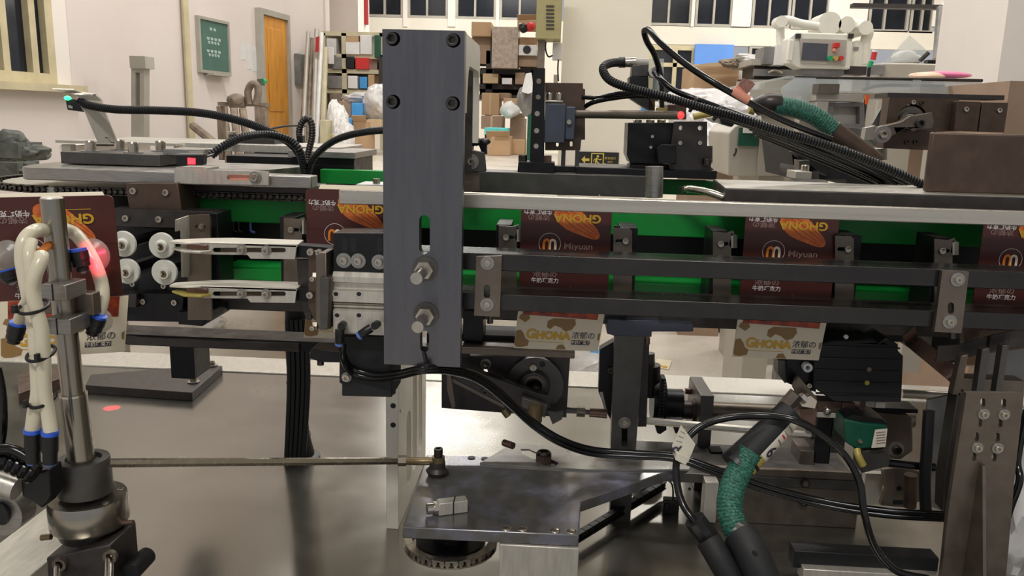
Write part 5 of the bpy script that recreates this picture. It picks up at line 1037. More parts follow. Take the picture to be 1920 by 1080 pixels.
# ---------------------------------------------------------------- bright beam, dark plate, pin, lever at the right
br = T('beam', 'dark steel beam with painted top sheen behind the right end of the guide rail', 'beam')
Yd = .905; z1 = P(1500, 358, Yd).z; z0 = P(1500, 392, Yd).z
xa, xb = P(1360, 358, Yd).x, 1.05; yb_ = PZ(1337, 337, z1).y
build(MB().poly([V((xa, Yd, z1)), V((xb, Yd, z1)), V((xb, yb_, z1)), V((PZ(1337, 337, z1).x, yb_, z1))], (0, 0, z0-z1)), 'beam_body', 'dark_steel', br, bev=.0012)
build(MB().poly([V((xa, Yd+.001, z1+.0008)), V((xb, Yd+.001, z1+.0008)), V((xb, yb_-.001, z1+.0008)), V((PZ(1337, 337, z1).x+.002, yb_-.001, z1+.0008))], (0, 0, -.0006)), 'top_sheen', 'light_steel', br)  # same steel as the body; the paler colour paints its top reflection
dk = T('sheet_housing', 'large dark grey brown cover panel standing on the bright beam at right', 'panel')
zc0 = z1+.0012; Yq = .93
build(MB().box((P(1742, 300, Yq).x, Yq, zc0), (xb, Yq+.008, P(1830, 250, Yq).z)), 'panel', 'brown_steel', dk, bev=.002)
pn = T('standoff_pin', 'round steel standoff pin behind the guide rail', 'pin'); cp(pn, 'pin', 'steel', P(1226, 370, .99), P(1227, 312, .99), RR(16.5, .99), n=32)
lv = T('clamp_lever', 'silver sausage-shaped clamp lever resting by the beam end', 'lever'); tb(lv, 'handle', 'bolt_steel', [(1284, 355, .95), (1300, 355, .94), (1330, 361, .93), (1356, 370, .925)], 7, 0, 16); cp(lv, 'pivot', 'dark_bolt', P(1280, 362, .95), P(1280, 350, .95), .004)
# ---------------------------------------------------------------- bearing plate under the conveyor
Ym = .98
bpl = T('bearing_plate', 'dark steel plate with a round bearing under the conveyor right of the column', 'bearing')
pp(bpl, 'plate', 'dark_steel', [(828, 668), (1069, 668), (1062, 783), (828, 765)], Ym, .016, [slot(910, 702, 9, 22)], bev=.001)
dp(bpl, 'flange', 'gray_steel', 1003, 722, 56, Ym-.010, .010)
for k, (r, dd, mt) in enumerate(((32, .014, 'dark_steel'), (27, .020, 'gray_steel'), (22, .022, 'warm_steel'))): dp(bpl, 'bearing_ring', mt, 1001, 724, r, Ym-dd, .012, r*.72 if k else 0)
build(MB().blob(P(1003, 728, Ym-.018), (RR(15, Ym),)*3, 3, 0, 3, False), 'spherical_end', 'black_metal', bpl)
dp(bpl, 'oval_hole', 'black', 1017, 683, 6, Ym-.0104, .001)
fb(bpl, 1000, 688, 7.5, Ym-.010); fb(bpl, 911, 682, 7.5, Ym, wr=11)
lva = T('linkage_lever', 'slanting steel lever with rod end under the bearing plate', 'lever')
pp(lva, 'lever', 'dark_steel', [(838, 704), (846, 693), (905, 700), (1010, 738), (1028, 742), (1024, 762), (1000, 778), (965, 770), (930, 754)], Ym-.045, .012, bev=.001); pp(lva, 'lever_edge', 'warm_steel', [(838, 704), (946, 760), (946, 766), (838, 711)], Ym-.046, .003)
pp(lva, 'diamond_block', 'gray_steel', [(978, 745), (1026, 762), (1022, 784), (976, 762)], Ym-.06, .014, bev=.001); cp(lva, 'pin', 'brass', P(1004, 758, Ym-.062), P(1003, 790, Ym-.062), RR(13, Ym)); pp(lva, 'pointer', 'warm_steel', [(838, 702), (844, 696), (854, 762), (848, 768), (838, 730)], Ym-.05, .003)
fb(lva, 910, 733, 8, Ym-.045, kind='d'); cp(lva, 'bolt_head', 'brass', P(944, 768, Ym-.05), P(953, 780, Ym-.05), RR(7, Ym)); pp(lva, 'nut_plate', 'gray_steel', [(1026, 770), (1056, 775), (1054, 786), (1036, 796)], Ym-.03, .01)
tk2 = T('turnbuckle', 'small threaded turnbuckle joining the bearing plate to the grey post', 'turnbuckle')
cp(tk2, 'rod', 'gray_steel', P(1062, 769, Ym-.01), P(1082, 770, Ym-.01), RR(6, Ym)); cp(tk2, 'nut', 'warm_steel', P(1081, 771, Ym-.01), P(1097, 772, Ym-.01), RR(10.5, Ym), n=6); cp(tk2, 'rod', 'gray_steel', P(1097, 772, Ym-.01), P(1106, 773, Ym-.01), RR(5, Ym)); cp(tk2, 'socket', 'copper', P(1105, 773, Ym-.01), P(1138, 776, Ym-.01), RR(9, Ym))
# ---------------------------------------------------------------- grey post and belt drive
Yg_ = .97
gp = T('slotted_post', 'grey steel post with a slot and washered bolt right of the bearing', 'post')
zlow = P(1170, 848, Yg_).z
pp(gp, 'post', 'gray_steel', [(1153, 628), (1208, 628), (1192, 846), (1145, 846)], Yg_, .02, [slot(1171, 810, 11, 56)], bev=.001); fb(gp, 1171, 792, 8, Yg_, wr=12)
pp(gp, 'slot_backing', 'black_metal', [(1160, 775), (1184, 775), (1180, 842), (1158, 842)], Yg_+.021, .003); pp(gp, 'cap_plate', 'blue_gray', [(1138, 599), (1237, 601), (1237, 606), (1300, 607), (1300, 622), (1222, 622), (1222, 632), (1152, 630), (1138, 626)], Yg_-.02, .05, bev=.001)  # black plate added behind the slot so that it looks dark
pp(gp, 'rear_column', 'dark_steel', [(1205, 630), (1218, 630), (1212, 800), (1196, 800)], Yg_+.02, .02); cp(gp, 'pin', 'copper', P(1214, 632, Yg_), P(1214, 645, Yg_), RR(5, Yg_))
build(MB().box((P(1150, 846, Yg_).x, Yg_+.001, BED), (P(1190, 846, Yg_).x, Yg_+.02, zlow)), 'post_foot', 'dark_steel', gp)
sp2 = T('side_bracket', 'black stepped bracket behind the left edge of the grey post', 'bracket')
pp(sp2, 'bracket', 'black_metal', [(1125, 656), (1152, 640), (1152, 800), (1138, 775), (1122, 735)], Yg_+.03, .02, bev=.001); pp(sp2, 'bright_edge', 'light_steel', [(1124, 735), (1130, 735), (1139, 775), (1135, 776)], Yg_+.028, .003); fb(sp2, 1145, 693, 7, Yg_+.03, kind='d')
bd = T('belt_drive', 'black toothed belt pulleys on a horizontal shaft behind the grey post', 'belt drive')
Yp = 1.12; X = V((1, 0, 0))
def xdisc(par, n_, mt, cx, cy, r, Y, L, nn=32): p = P(cx, cy, Y); return build(MB().cyl(p, p+X*L, RR(r, Y), nn), n_, mt, par)
cp(bd, 'motor', 'black', P(1218, 740, Yp), P(1218, 684, Yp), RR(21, Yp)); cp(bd, 'motor_neck', 'gray_steel', P(1218, 690, Yp), P(1218, 662, Yp), RR(10, Yp))
xdisc(bd, 'pulley', 'black', 1222, 750, 42, Yp, .018); xdisc(bd, 'pulley_flange', 'matte_black', 1240, 752, 46, Yp, .004)
m = MB(); p = P(1240, 758, Yp-.04)
for k in range(14): m.box((p.x-.002, p.y, p.z+.034-k*.0048), (p.x+.004, p.y+.02, p.z+.0365-k*.0048))
build(m, 'belt_teeth', 'matte_black', bd); xdisc(bd, 'hub', 'black_metal', 1247, 757, 30, Yp, .024)
xdisc(bd, 'shaft', 'dark_steel', 1278, 768, 18, Yp, .022); xdisc(bd, 'shaft_collar', 'brown_steel', 1296, 770, 24, Yp, .010); xdisc(bd, 'drive_shaft', 'warm_steel', 1306, 768, 17, Yp, .30)
bs = T('shaft_support', 'upright steel shaft support plate with sloped top on the bed', 'support plate')
Ybs = 1.075; x0 = P(1313, 760, Ybs).x; x1 = P(1338, 760, Ybs).x; zt2 = P(1325, 742, Ybs).z; zt3 = P(1300, 706, 1.17).z
build(MB().poly([V((x0, Ybs, BED)), V((x0, Ybs+.10, BED)), V((x0, Ybs+.10, zt3-.004)), V((x0, Ybs+.095, zt3)), V((x0, Ybs+.075, zt3)), V((x0, Ybs, zt2))], (x1-x0, 0, 0)), 'plate', 'gray_steel', bs, bev=.001)
cp(bs, 'hex_screw', 'copper', P(1284, 733, 1.15), P(1298, 734, 1.15), RR(6, 1.15)); xdisc(bs, 'pale_disc', 'frame_gray', 1299, 738, 22, 1.17, .006)
for x, y, r, lb in ((1142, 846, 22, 'black round foot left of the grey post base'), (1218, 838, 30, 'black domed foot right of the grey post base')):
    p = PZ(x, y+10, BED); p.y = min(p.y, 1.3); build(MB().lathe(V((P(x, y, 1.10).x, 1.10, BED)), (0, 0, 1), [(0, RR(r, 1.1)), (.022, RR(r, 1.1)), (.030, RR(r*.7, 1.1)), (.034, RR(r*.3, 1.1))]), 'levelling_mount', 'black', None, lb, 'foot')
for i, (x, y) in enumerate(((1238, 800), (1272, 800), (1345, 855))):
    q = P(x, y, 1.05); build(MB().fp([(x-12, y-8), (x+10, y-8), (x+12, y+6), (x, y+14), (x-6, y+12)], 1.05, .02), 'belt_guard_tab', 'matte_black', None, ('left', 'middle', 'right')[i]+' one of three black guard tabs below the belt shaft', 'tab', 'black guard tabs')
tr = T('tie_rod', 'long bright square rod slanting down right behind the cables', 'rod'); build(MB().cyl(P(1200, 788, 1.0), P(1660, 829, .955), RR(7.5, 1), 8), 'rod', 'rail_steel', tr)
# ---------------------------------------------------------------- right: finned block, valve, brackets
Yn = .90
fn = T('linear_actuator', 'black ribbed actuator block with two pale screws under the right cartons', 'actuator')
pp(fn, 'body', 'matte_black', [(1528, 648), (1560, 640), (1640, 637), (1648, 644), (1668, 636), (1684, 646), (1684, 658), (1694, 668), (1690, 754), (1562, 752), (1524, 726)], Yn, .05, bev=.001)
for k in range(5): pp(fn, 'rib', 'black', [(1530, 648+k*22), (1688, 652+k*22), (1688, 655+k*22), (1530, 651+k*22)], Yn-.0015, .002)
for x, y, mt in ((1630, 693, 'scrap'), (1626, 718, 'yellow')): dp(fn, 'screw', mt, x, y, 4.5, Yn-.002, .002)
dp(fn, 'white_dot', 'plastic_white', 1587, 632, 4, Yn-.002, .003)
for x0_, x1_, y0_, y1_, mt, n_ in ((1532, 1578, 752, 774, 'brown_steel', 'mount_foot'), (1578, 1602, 755, 780, 'copper', 'mount_foot'), (1610, 1622, 752, 796, 'copper', 'rod'), (1532, 1580, 774, 784, 'frame_gray', 'spacer')): bp(fn, n_, mt, x0_, y0_, x1_, y1_, Yn+.01, .02, .0008)
fb(fn, 1551, 770, 8, Yn+.01, kind='g'); bp(fn, 'white_label', 'label', 1642, 754, 1660, 765, Yn+.01, .003, 0)
am = T('angle_mount', 'grey angled steel mount with a white ring left of the actuator', 'mount')
pp(am, 'side_plate', 'gray_steel', [(1459, 675), (1476, 675), (1476, 717), (1472, 719), (1459, 702)], Yn+.015, .02, bev=.0008); pp(am, 'body', 'black_metal', [(1476, 675), (1530, 675), (1530, 735), (1500, 728), (1476, 718)], Yn+.01, .03)
dp(am, 'white_ring', 'plastic_white', 1515, 690, 9, Yn, .008, 4); fb(am, 1492, 710, 6, Yn+.008, kind='d'); fb(am, 1517, 722, 5, Yn+.008)
pp(am, 'slant_bar', 'warm_steel', [(1490, 720), (1498, 706), (1532, 746), (1530, 764), (1508, 764), (1488, 728)], Yn-.01, .008, bev=.0006)
cf = T('chrome_fitting', 'chrome angled air fitting behind the black sleeve of the green hose', 'fitting')
cp(cf, 'body', 'warm_steel', P(1494, 738, .86), P(1468, 768, .86), RR(15, .86), n=6); cp(cf, 'nut', 'chrome', P(1500, 742, .86), P(1510, 752, .86), RR(9, .86), n=6); cp(cf, 'side_port', 'brass', P(1478, 772, .85), P(1484, 778, .85), RR(8, .85)); pp(cf, 'foil_piece', 'chrome', [(1502, 750), (1520, 742), (1532, 752), (1528, 766), (1504, 762)], .87, .01)
pp(cf, 'lower_body', 'copper', [(1500, 768), (1532, 766), (1528, 800), (1502, 792)], .88, .02)
vg = T('solenoid_valve', 'dark green solenoid valve with a paper label at the right', 'valve')
pp(vg, 'body', 'valve_green', [(1583, 786), (1618, 794), (1664, 798), (1660, 836), (1605, 842), (1586, 830)], .88, .04, bev=.0015); pp(vg, 'top', 'black', [(1583, 784), (1620, 792), (1668, 796), (1655, 786), (1600, 778)], .885, .04)
pp(vg, 'label', 'label', [(1641, 806), (1664, 804), (1660, 838), (1634, 840)], .876, .001); fb(vg, 1612, 827, 4.5, .88); tb(vg, 'yellow_plug', 'yellow', [(1606, 842, .875), (1610, 856, .87), (1618, 872, .87)], 7)
pp(vg, 'lower_body', 'gray_steel', [(1618, 845), (1662, 842), (1670, 856), (1668, 874), (1616, 888)], .885, .03, bev=.001)
for k in range(5): pp(vg, 'fine_print', 'ink_grey', [(1643, 811+k*5), (1660, 809+k*5), (1660, 810.5+k*5), (1643, 812.5+k*5)], .8755, .0004)
tb(vg, 'hose', 'gloss_black', [(1664, 868, .89), (1700, 872, .89), (1752, 876, .89)], 8)
cpn = T('pale_plate', 'worn pale brown plate with a round bolt behind the solenoid valve', 'plate')
pp(cpn, 'plate', 'warm_steel', [(1640, 772), (1700, 776), (1712, 784), (1712, 846), (1690, 862), (1640, 860)], .96, .01, bev=.002); fb(cpn, 1680, 842, 9, .96, kind='d', wr=15)
bp(cpn, 'rim', 'black_metal', 1630, 766, 1722, 774, .95, .03, .001)
for q, lb in (((1503, 784, 1528, 800), 'a'), ): pass
for x0_, y0_, x1_, y1_, mt, lb in ((1528, 782, 1560, 870, 'black', 'black recess box left of the solenoid valve'), (1556, 786, 1586, 850, 'gray_steel', 'grey block between the black recess and the solenoid valve'), (1500, 845, 1530, 872, 'warm_steel', 'small brown block on the channel behind the black loop cable')):
    bp(None, 'bracket_block', mt, x0_, y0_, x1_, y1_, .95, .04, .001, label=lb, cat='block')
# channel (gearbox wall) on the bed
gw = T('gearbox_channel', 'long worn steel channel wall with hex bolts behind the green hose', 'channel')
Yw = .985; zt4 = P(1450, 872, Yw).z
build(MB().box((P(1328, 930, Yw).x, Yw, BED), (P(1612, 930, Yw).x, Yw+.006, P(1450, 880, Yw).z)), 'wall', 'warm_steel', gw, bev=.001)
build(MB().box((P(1180, 880, Yw).x, Yw-.002, P(1250, 902, Yw).z), (P(1612, 880, Yw).x, Yw+.10, P(1250, 884, Yw).z)), 'top_flange', 'gray_steel', gw, bev=.001)
bp(gw, 'end_block', 'light_steel', 1320, 904, 1345, 980, Yw-.02, .02)
for x, y in ((1511, 908), (1508, 943)): q = dp(gw, 'hex_bolt', 'dark_bolt', x, y, 9, Yw-.006, .006); dp(gw, 'bolt_core', 'warm_steel', x, y, 5, Yw-.008, .003)
dp(gw, 'hole', 'black', 1569, 911, 6, Yw-.0005, .001); dp(gw, 'hole', 'black', 1293, 917, 3, Yw-.003, .001)
gw2 = T('side_casting', 'curved pale casting with holes below the solenoid valve', 'casting')
pp(gw2, 'plate', 'warm_steel', [(1655, 880), (1690, 876), (1724, 884), (1726, 940), (1700, 952), (1652, 948), (1662, 920)], .97, .01, bev=.001); dp(gw2, 'hole', 'black', 1686, 916, 5, .9695, .001); pp(gw2, 'slot', 'black', slot(1684, 942, 20, 8), .9695, .001)
cp(gw2, 'spring', 'brown_steel', P(1708, 890, .95), P(1706, 950, .95), RR(12, .95)); bp(gw2, 'pink_plate', 'light_steel', 1620, 888, 1655, 946, 1.0, .01)
wt = pp(None, 'white_tag', 'plastic_white', [(1762, 902), (1768, 906), (1782, 906), (1780, 948), (1758, 942)], .86, .002, label='small white plastic tag clipped beside the tall slotted bracket', cat='tag')
bp(None, 'bed_slot', 'black', 1488, 1040, 1760, 1072, .80, .02, .0005, label='long dark slot bar near the front of the bed at right', cat='bar')
bp(None, 'front_tray', 'light_steel', 1505, 1074, 1770, 1100, .79, .02, .001, label='bright front tray edge at the bottom right', cat='tray')
# tall slotted bracket
tsb = T('slotted_bracket', 'tall tapering steel bracket with slots and four bolts at the right front', 'bracket')
Yx = .74; hs = [slot(x, y, 9, 17) for x, y in ((1843, 755), (1882, 756), (1837, 792), (1875, 793), (1831, 819), (1870, 820), (1826, 856), (1864, 857))]
pp(tsb, 'plate', 'warm_steel', [(1812, 737), (1920, 738), (1902, 900), (1884, 1110), (1762, 1110), (1778, 960)], Yx, .006, hs, bev=.0008)
for x, y in ((1844, 776), (1882, 777), (1832, 839), (1870, 840)): fb(tsb, x, y, 6.5, Yx, wr=11)
gx = P(1836, 868, Yx); gb_ = P(1802, 1110, Yx)
build(MB().poly([gx, V((gx.x, Yx, gb_.z)), V((gx.x, Yx-.045, gb_.z)), gx+V((0, -.006, 0))], (.003, 0, 0)), 'gusset', 'warm_steel', tsb)
lg = T('upright_set', 'dark slanting steel leg and slim uprights beside the tall slotted bracket', 'leg')
pp(lg, 'leg', 'dark_steel', [(1796, 735), (1814, 735), (1786, 960), (1768, 960), (1770, 900)], .80, .02, bev=.001)
for pts, mt in (([(1802, 668), (1816, 664), (1800, 742), (1786, 740)], 'warm_steel'), ([(1842, 655), (1856, 652), (1844, 740), (1830, 738)], 'gray_steel'), ([(1880, 648), (1892, 646), (1878, 740), (1866, 740)], 'gray_steel')): pp(lg, 'upright', mt, pts, .80, .01, bev=.0006)
bp(lg, 'cross_piece', 'warm_steel', 1800, 712, 1920, 738, .83, .02)
pp(lg, 'backing_sheet', 'machine_gray', [(1740, 750), (1796, 738), (1770, 960), (1724, 940)], .90, .004)
cu = T('curved_guide', 'curved dark steel guide strips meeting under the right link plate', 'guide')
def strip(par, n_, mt, a_pts, wv_): 
    q = smooth([P(*p) for p in a_pts], 6); m = MB(); wv_ = V(wv_)
    for s_, t_ in zip(q, q[1:]): m.poly([s_, t_, t_+wv_, s_+wv_], (0, .0015, 0))
    return build(m, n_, mt, par)
strip(cu, 'lower_strip', 'copper', [(1692, 630, .92), (1700, 648, .91), (1740, 682, .88), (1785, 720, .85), (1800, 740, .84)], (.012, 0, .012))
strip(cu, 'upper_strip', 'dark_steel', [(1755, 678, .86), (1800, 674, .85), (1850, 660, .84), (1900, 650, .83), (1960, 646, .83)], (0, .0, .017))
pp(cu, 'side_plate', 'brown_steel', [(1835, 618), (1960, 622), (1960, 648), (1840, 664)], .868, .004); pp(cu, 'rear_sheet', 'machine_gray', [(1852, 640), (1960, 636), (1960, 742), (1846, 742)], .885, .004); pp(cu, 'mount_plate', 'brown_steel', [(1808, 618), (1835, 615), (1840, 650), (1808, 660)], .86, .01)
bp(None, 'film_roll', 'plastic_white', 1722, 618, 1746, 668, 1.2, .03, .01, label='white crumpled film bag seen under the right end of the black rails', cat='bag')
bp(None, 'dark_housing', 'black_metal', 1746, 625, 1800, 680, .98, .1, .001, label='dark housing seen between the curved guide strips', cat='housing')
bp(None, 'dark_housing', 'black_metal', 1595, 618, 1700, 640, .99, .05, .001, label='dark housing directly above the ribbed actuator block', cat='housing')
# cross shaft to the right of the actuator
cs = T('cross_shaft', 'bright round cross shaft running from the actuator to the right leg', 'shaft'); cp(cs, 'shaft', 'rail_steel', P(1690, 738, 1.0), P(1800, 744, 1.0), RR(9, 1))
cs2 = T('vertical_hose', 'black vertical hose behind the backing sheet at right', 'hose'); tb(cs2, 'sheath', 'black', [(1742, 770, .885), (1738, 840, .88), (1734, 900, .88), (1736, 960, .88)], 11)
# plastic bag & cable at the right edge
build(MB().blob(P(1915, 930, .84), (.05, .05, .09), 77, .3, 4, False), 'plastic_bag', 'bag', None, 'crinkled clear plastic bag hanging at the right edge', 'bag')
hose('black_cable', [(1925, 770, .78), (1908, 860, .78), (1912, 900, .77), (1895, 950, .77), (1884, 985, .77)], 7, 'black cable hanging in front of the plastic bag at the right edge', m='gloss_black', corr=0, cat='cable')
bp(None, 'green_plug', 'valve_green', 1874, 975, 1886, 992, .76, .012, .001, label='small dark green plug at the lower end of the right edge cable', cat='plug')
# ---------------------------------------------------------------- long black cable pair
for dy, lb in ((0, 'upper of the twin black cables sweeping from the air cylinder to the lower right'), (9, 'lower of the twin black cables sweeping from the air cylinder to the lower right')):
    pts = [(640+dy*.4, 643, .775), (644, 665+dy, .78), (660, 690+dy, .80), (700, 702+dy*.8, .80), (745, 700+dy*.7, .79), (796, 690+dy*.6, .775), (850, 693+dy*.6, .80), (900, 706+dy, .83), (950, 745+dy, .85), (1000, 790+dy, .87), (1050, 822+dy, .88), (1110, 842+dy, .90), (1190, 849+dy*.8, .90), (1270, 855+dy*.8, .89), (1340, 878+dy, .88), (1440, 912+dy, .87), (1540, 938+dy, .86), (1660, 957+dy, .84), (1775, 964+dy, .83)]
    hose('black_cable', pts, 6.2, lb, m='gloss_black', corr=0, cat='cable', grp='twin black air cables')
# loop cable with the white tag
lc = hose('loop_cable', [(1322, 1000, .70), (1300, 975, .70), (1280, 945, .71), (1270, 910, .72), (1268, 870, .73), (1280, 835, .74), (1310, 802, .75), (1360, 784, .75), (1430, 779, .75), (1490, 788, .74), (1540, 815, .74), (1585, 855, .74), (1612, 905, .73), (1620, 960, .72), (1640, 1025, .72), (1680, 1070, .72), (1740, 1085, .72)], 7.4, 'thick black cable looping up from the Y splitter and down again', m='gloss_black', corr=0, cat='cable')
lt = T('cable_label', 'cream paper flag label on the looping black cable', 'label')
a = [(1276, 797), (1303, 830), (1300, 838), (1288, 868), (1268, 861), (1260, 842), (1262, 830)]
pp(lt, 'flag', 'label', [(1277, 797), (1304, 833), (1290, 868), (1268, 860), (1260, 836)], .724, .001); pp(lt, 'wrap', 'label', [(1268, 850), (1292, 858), (1286, 872), (1266, 862)], .716, .016)
text('d', lt, 'ink_dark', Matrix.Translation(P(1268, 842, .7228)) @ FRONT @ Matrix.Rotation(-.6, 4, 'Z'), .013, bold=.0002)
for k in range(3): pp(lt, 'fine_print', 'ink_grey', [(1268+k*4, 826-k*9), (1279+k*3, 829-k*8), (1279+k*3, 830-k*8), (1268+k*4, 827-k*9)], .7236, .0003)
# green braided hose into the Y splitter
bgp = T('braided_hose', 'thick green braided hose coming out of a black labelled sleeve', 'hose')
tb(bgp, 'braid', 'hose_green', [(1408, 846, .745), (1390, 876, .74), (1374, 912, .73), (1368, 950, .72), (1376, 985, .71), (1396, 1020, .70)], 26, .0030, 24, amp=.955)
a, c = P(1482, 772, .77), P(1378, 876, .745); cp(bgp, 'sleeve', 'matte_black', a, c, RR(27, .76), RR(34, .745), n=32); build(MB().cyl(c, c+(a-c)*.06, RR(35, .745), 32), 'sleeve_rim', 'black', bgp)
ax = (a-c).normalized(); cx3 = (a+c)/2; tocam = (CAM-cx3).normalized(); side = ax.cross(tocam).normalized(); nn_ = side.cross(ax).normalized()
if nn_.dot(tocam) < 0: nn_ = -nn_
def wrap(n_, mt, t0, t1, a0, a1, off=.0006):
    m = MB(); L = (a-c).length; k = 8
    def pt(t, an, o): r = RR(34+(27-34)*t, .75)+o; return c+ax*(L*t)+(side*math.sin(an)+nn_*math.cos(an))*r
    for i in range(k):
        p_, q_ = a0+(a1-a0)*i/k, a0+(a1-a0)*(i+1)/k
        m.poly([pt(t0, p_, off), pt(t0, q_, off), pt(t1, q_, off), pt(t1, p_, off)], (pt(t0, (p_+q_)/2, off+.0004)-pt(t0, (p_+q_)/2, off)))
    return build(m, n_, mt, bgp), pt
sgn = 1 if side.x > 0 else -1
_, pt_ = wrap('sleeve_label', 'label', .30, .92, sgn*.55, sgn*1.45); wrap('warning_patch', 'yellow', .08, .30, sgn*.55, sgn*1.45)
wrap('warning_stripe', 'black', .14, .18, sgn*.55, sgn*1.45, .0011)
p6 = pt_(.42, sgn*.95, .0014); n6 = (p6-(c+ax*(ax.dot(p6-c)))).normalized(); u6 = -ax.cross(n6).normalized()
if u6.x < 0: u6 = -u6
v6 = n6.cross(u6)
text('6', bgp, 'ink_dark', Matrix(((u6.x, v6.x, n6.x, p6.x), (u6.y, v6.y, n6.y, p6.y), (u6.z, v6.z, n6.z, p6.z), (0, 0, 0, 1))), .018, bold=.0003)
wrap('fine_print', 'ink_grey', .58, .60, sgn*.7, sgn*1.3, .0011); wrap('fine_print', 'red', .66, .68, sgn*.7, sgn*1.1, .0011); wrap('fine_print', 'ink_grey', .72, .73, sgn*.6, sgn*1.3, .0011); wrap('fine_print', 'ink_grey', .80, .81, sgn*.6, sgn*1.3, .0011)
ys = T('hose_splitter', 'dark grey plastic Y splitter at the bottom where hose and cable meet', 'splitter')
tb(ys, 'hose_branch', 'dark_steel' if 0 else 'matte_black', [(1388, 1004, .70), (1410, 1040, .685), (1440, 1110, .67)], 36, 0, 28); tb(ys, 'cable_branch', 'matte_black', [(1328, 1012, .695), (1350, 1050, .685), (1385, 1110, .675)], 26, 0, 24)
tb(ys, 'gland', 'black', [(1302, 974, .70), (1314, 990, .70), (1330, 1010, .698)], 22, 0, 10); dp(ys, 'screw_hole', 'black', 1417, 1040, 5, .64, .004); cp(ys, 'collar', 'gray_steel', P(1378, 998, .704), P(1392, 1006, .70), RR(28, .7))
# ---------------------------------------------------------------- centre plate with linkage, block, sprocket
Yf0 = .735; zpl = P(920, 1003, Yf0).z
cpz = T('centre_plate', 'thick oily steel plate with painted reflections in the bottom centre carrying a linkage pivot', 'plate')
def pz(x, y, z=zpl): return PZ(x, y, z)
out = [pz(755, 988), pz(800, 853), pz(905, 855), pz(1170, 862), pz(1292, 868), pz(1192, 905), pz(1090, 940), pz(1085, 1003)]
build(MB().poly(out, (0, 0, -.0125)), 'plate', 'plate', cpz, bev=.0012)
z2 = zpl+.0022; build(MB().poly([pz(900, 868, z2), pz(962, 830, z2), pz(1060, 838, z2), pz(1180, 852, z2), pz(1296, 866, z2), pz(1292, 880, z2), pz(1100, 880, z2)], (0, 0, -.002), [[pz(976, 842, z2), pz(992, 842, z2), pz(1048, 868, z2), pz(1040, 876, z2), pz(1024, 874, z2), pz(978, 850, z2)]]), 'slotted_plate', 'steel', cpz)  # lighter steel laid on top paints the reflecting part of the plate
for x, y in ((884, 858), (909, 860)): p = pz(x, y, zpl+.0003); cp(cpz, 'hole', 'black', p, p+V((0, 0, .0004)), .0045)
for x, y in ((949, 991), (980, 992), (1041, 995), (1072, 997)): bolt(cpz, pz(x, y), .0052, .0014, kind='g', up=True)
bolt(cpz, pz(1019, 866), .0085, .013, up=True, kind='d'); cp(cpz, 'bolt_hex', 'brown_steel', pz(1019, 866)+V((0, 0, .001)), pz(1019, 866)+V((0, 0, .010)), .0105, n=6)
cp(cpz, 'set_screw', 'copper', P(945, 830, .91), P(962, 836, .90), RR(7, .9))
pv = pz(820, 880); ba = T('tie_rod', 'long bright hexagonal tie rod running left from the centre plate', 'rod')
pl = P(205, 868, .66); prr = P(748, 864, .86)
build(MB().cyl(pl, prr, RR(8, .78), 6), 'rod', 'bolt_steel', ba); cp(ba, 'nut', 'warm_steel', P(746, 864, .86), P(762, 864, .862), RR(11, .86), n=6); tb(ba, 'rod_end', 'brass', [(760, 864, .86), (790, 865, .865), (820, 864, .865)], 8); cp(ba, 'eye', 'brass', P(822, 872, .865), P(822, 856, .865), RR(13, .86))
bolt(ba, P(822, 856, .865), RR(9, .86), .010, up=True, kind='d'); build(MB().lathe(V((P(820, 880, .865).x, .865, zpl)), (0, 0, 1), [(0, .010), (.006, .013), (.010, .009), (.016, .009)]), 'pivot_stud', 'dark_steel', ba)
sm = T('square_nut_block', 'small bright steel block with a round knob and a cable tie on the centre plate', 'block')
zb2 = zpl+.014; e0, e1 = PZ(823, 945, zb2), PZ(878, 938, zb2); dv = V((e1.y-e0.y, -(e1.x-e0.x), 0)).normalized()*-.012
if dv.y < 0: dv = -dv
build(MB().poly([e0, e1, e1+dv, e0+dv], (0, 0, -.0135)), 'block', 'light_steel', sm, bev=.001); pk_ = (e0+dv*.5)+V((0, 0, -.007)); xd = (e0-e1).normalized(); cp(sm, 'knob', 'chrome', pk_, pk_+xd*.011, .0055); cp(sm, 'collar', 'bolt_steel', pk_, pk_+xd*.004, .0068, n=6)
mid = (e0+e1)/2; build(MB().box((mid.x-.0006, mid.y-.0008, zpl+.0003), (mid.x+.0006, mid.y+.0125, zb2+.0006)), 'tie', 'black', sm)
lgb = T('pedestal_block', 'pale steel pedestal block carrying the front of the centre plate', 'pedestal')
build(MB().box((P(936, 1040, Yf0+.006).x, Yf0+.006, BED), (P(1085, 1040, Yf0+.006).x, Yf0+.06, zpl-.013)), 'block', 'light_steel', lgb, bev=.001)
spk = T('sprocket', 'dark chain sprocket with roller chain under the centre plate', 'sprocket')
csx, csy, csz = P(845, 1040, .80).x, .80, zpl-.045
build(MB().cyl((csx, csy, csz-.004), (csx, csy, csz+.004), .037, 40).cyl((csx, csy, csz-.02), (csx, csy, csz+.030), .018, 24), 'wheel', 'black_metal', spk)
m = MB(); 
lk2 = build(MB().box((-.0066, -.0045, -.0042), (.0066, -.0028, .0042)).box((-.0066, .0028, -.0042), (.0066, .0045, .0042)).cyl((-.004, 0, -.0028), (-.004, 0, .0028), .0028, 10).cyl((.004, 0, -.0028), (.004, 0, .0028), .0028, 10), 'chain_link', 'bolt_steel', spk)
for k in range(22):
    an = 2*PI*k/22; o = lk2 if k == 0 else dup(lk2, par=spk); o.location = (csx+.045*math.cos(an), csy+.045*math.sin(an), csz); o.rotation_euler = (PI/2 if 1 else 0, 0, an+PI/2)
chn = T('roller_chain', 'dark greasy roller chain running right from under the centre plate', 'chain')
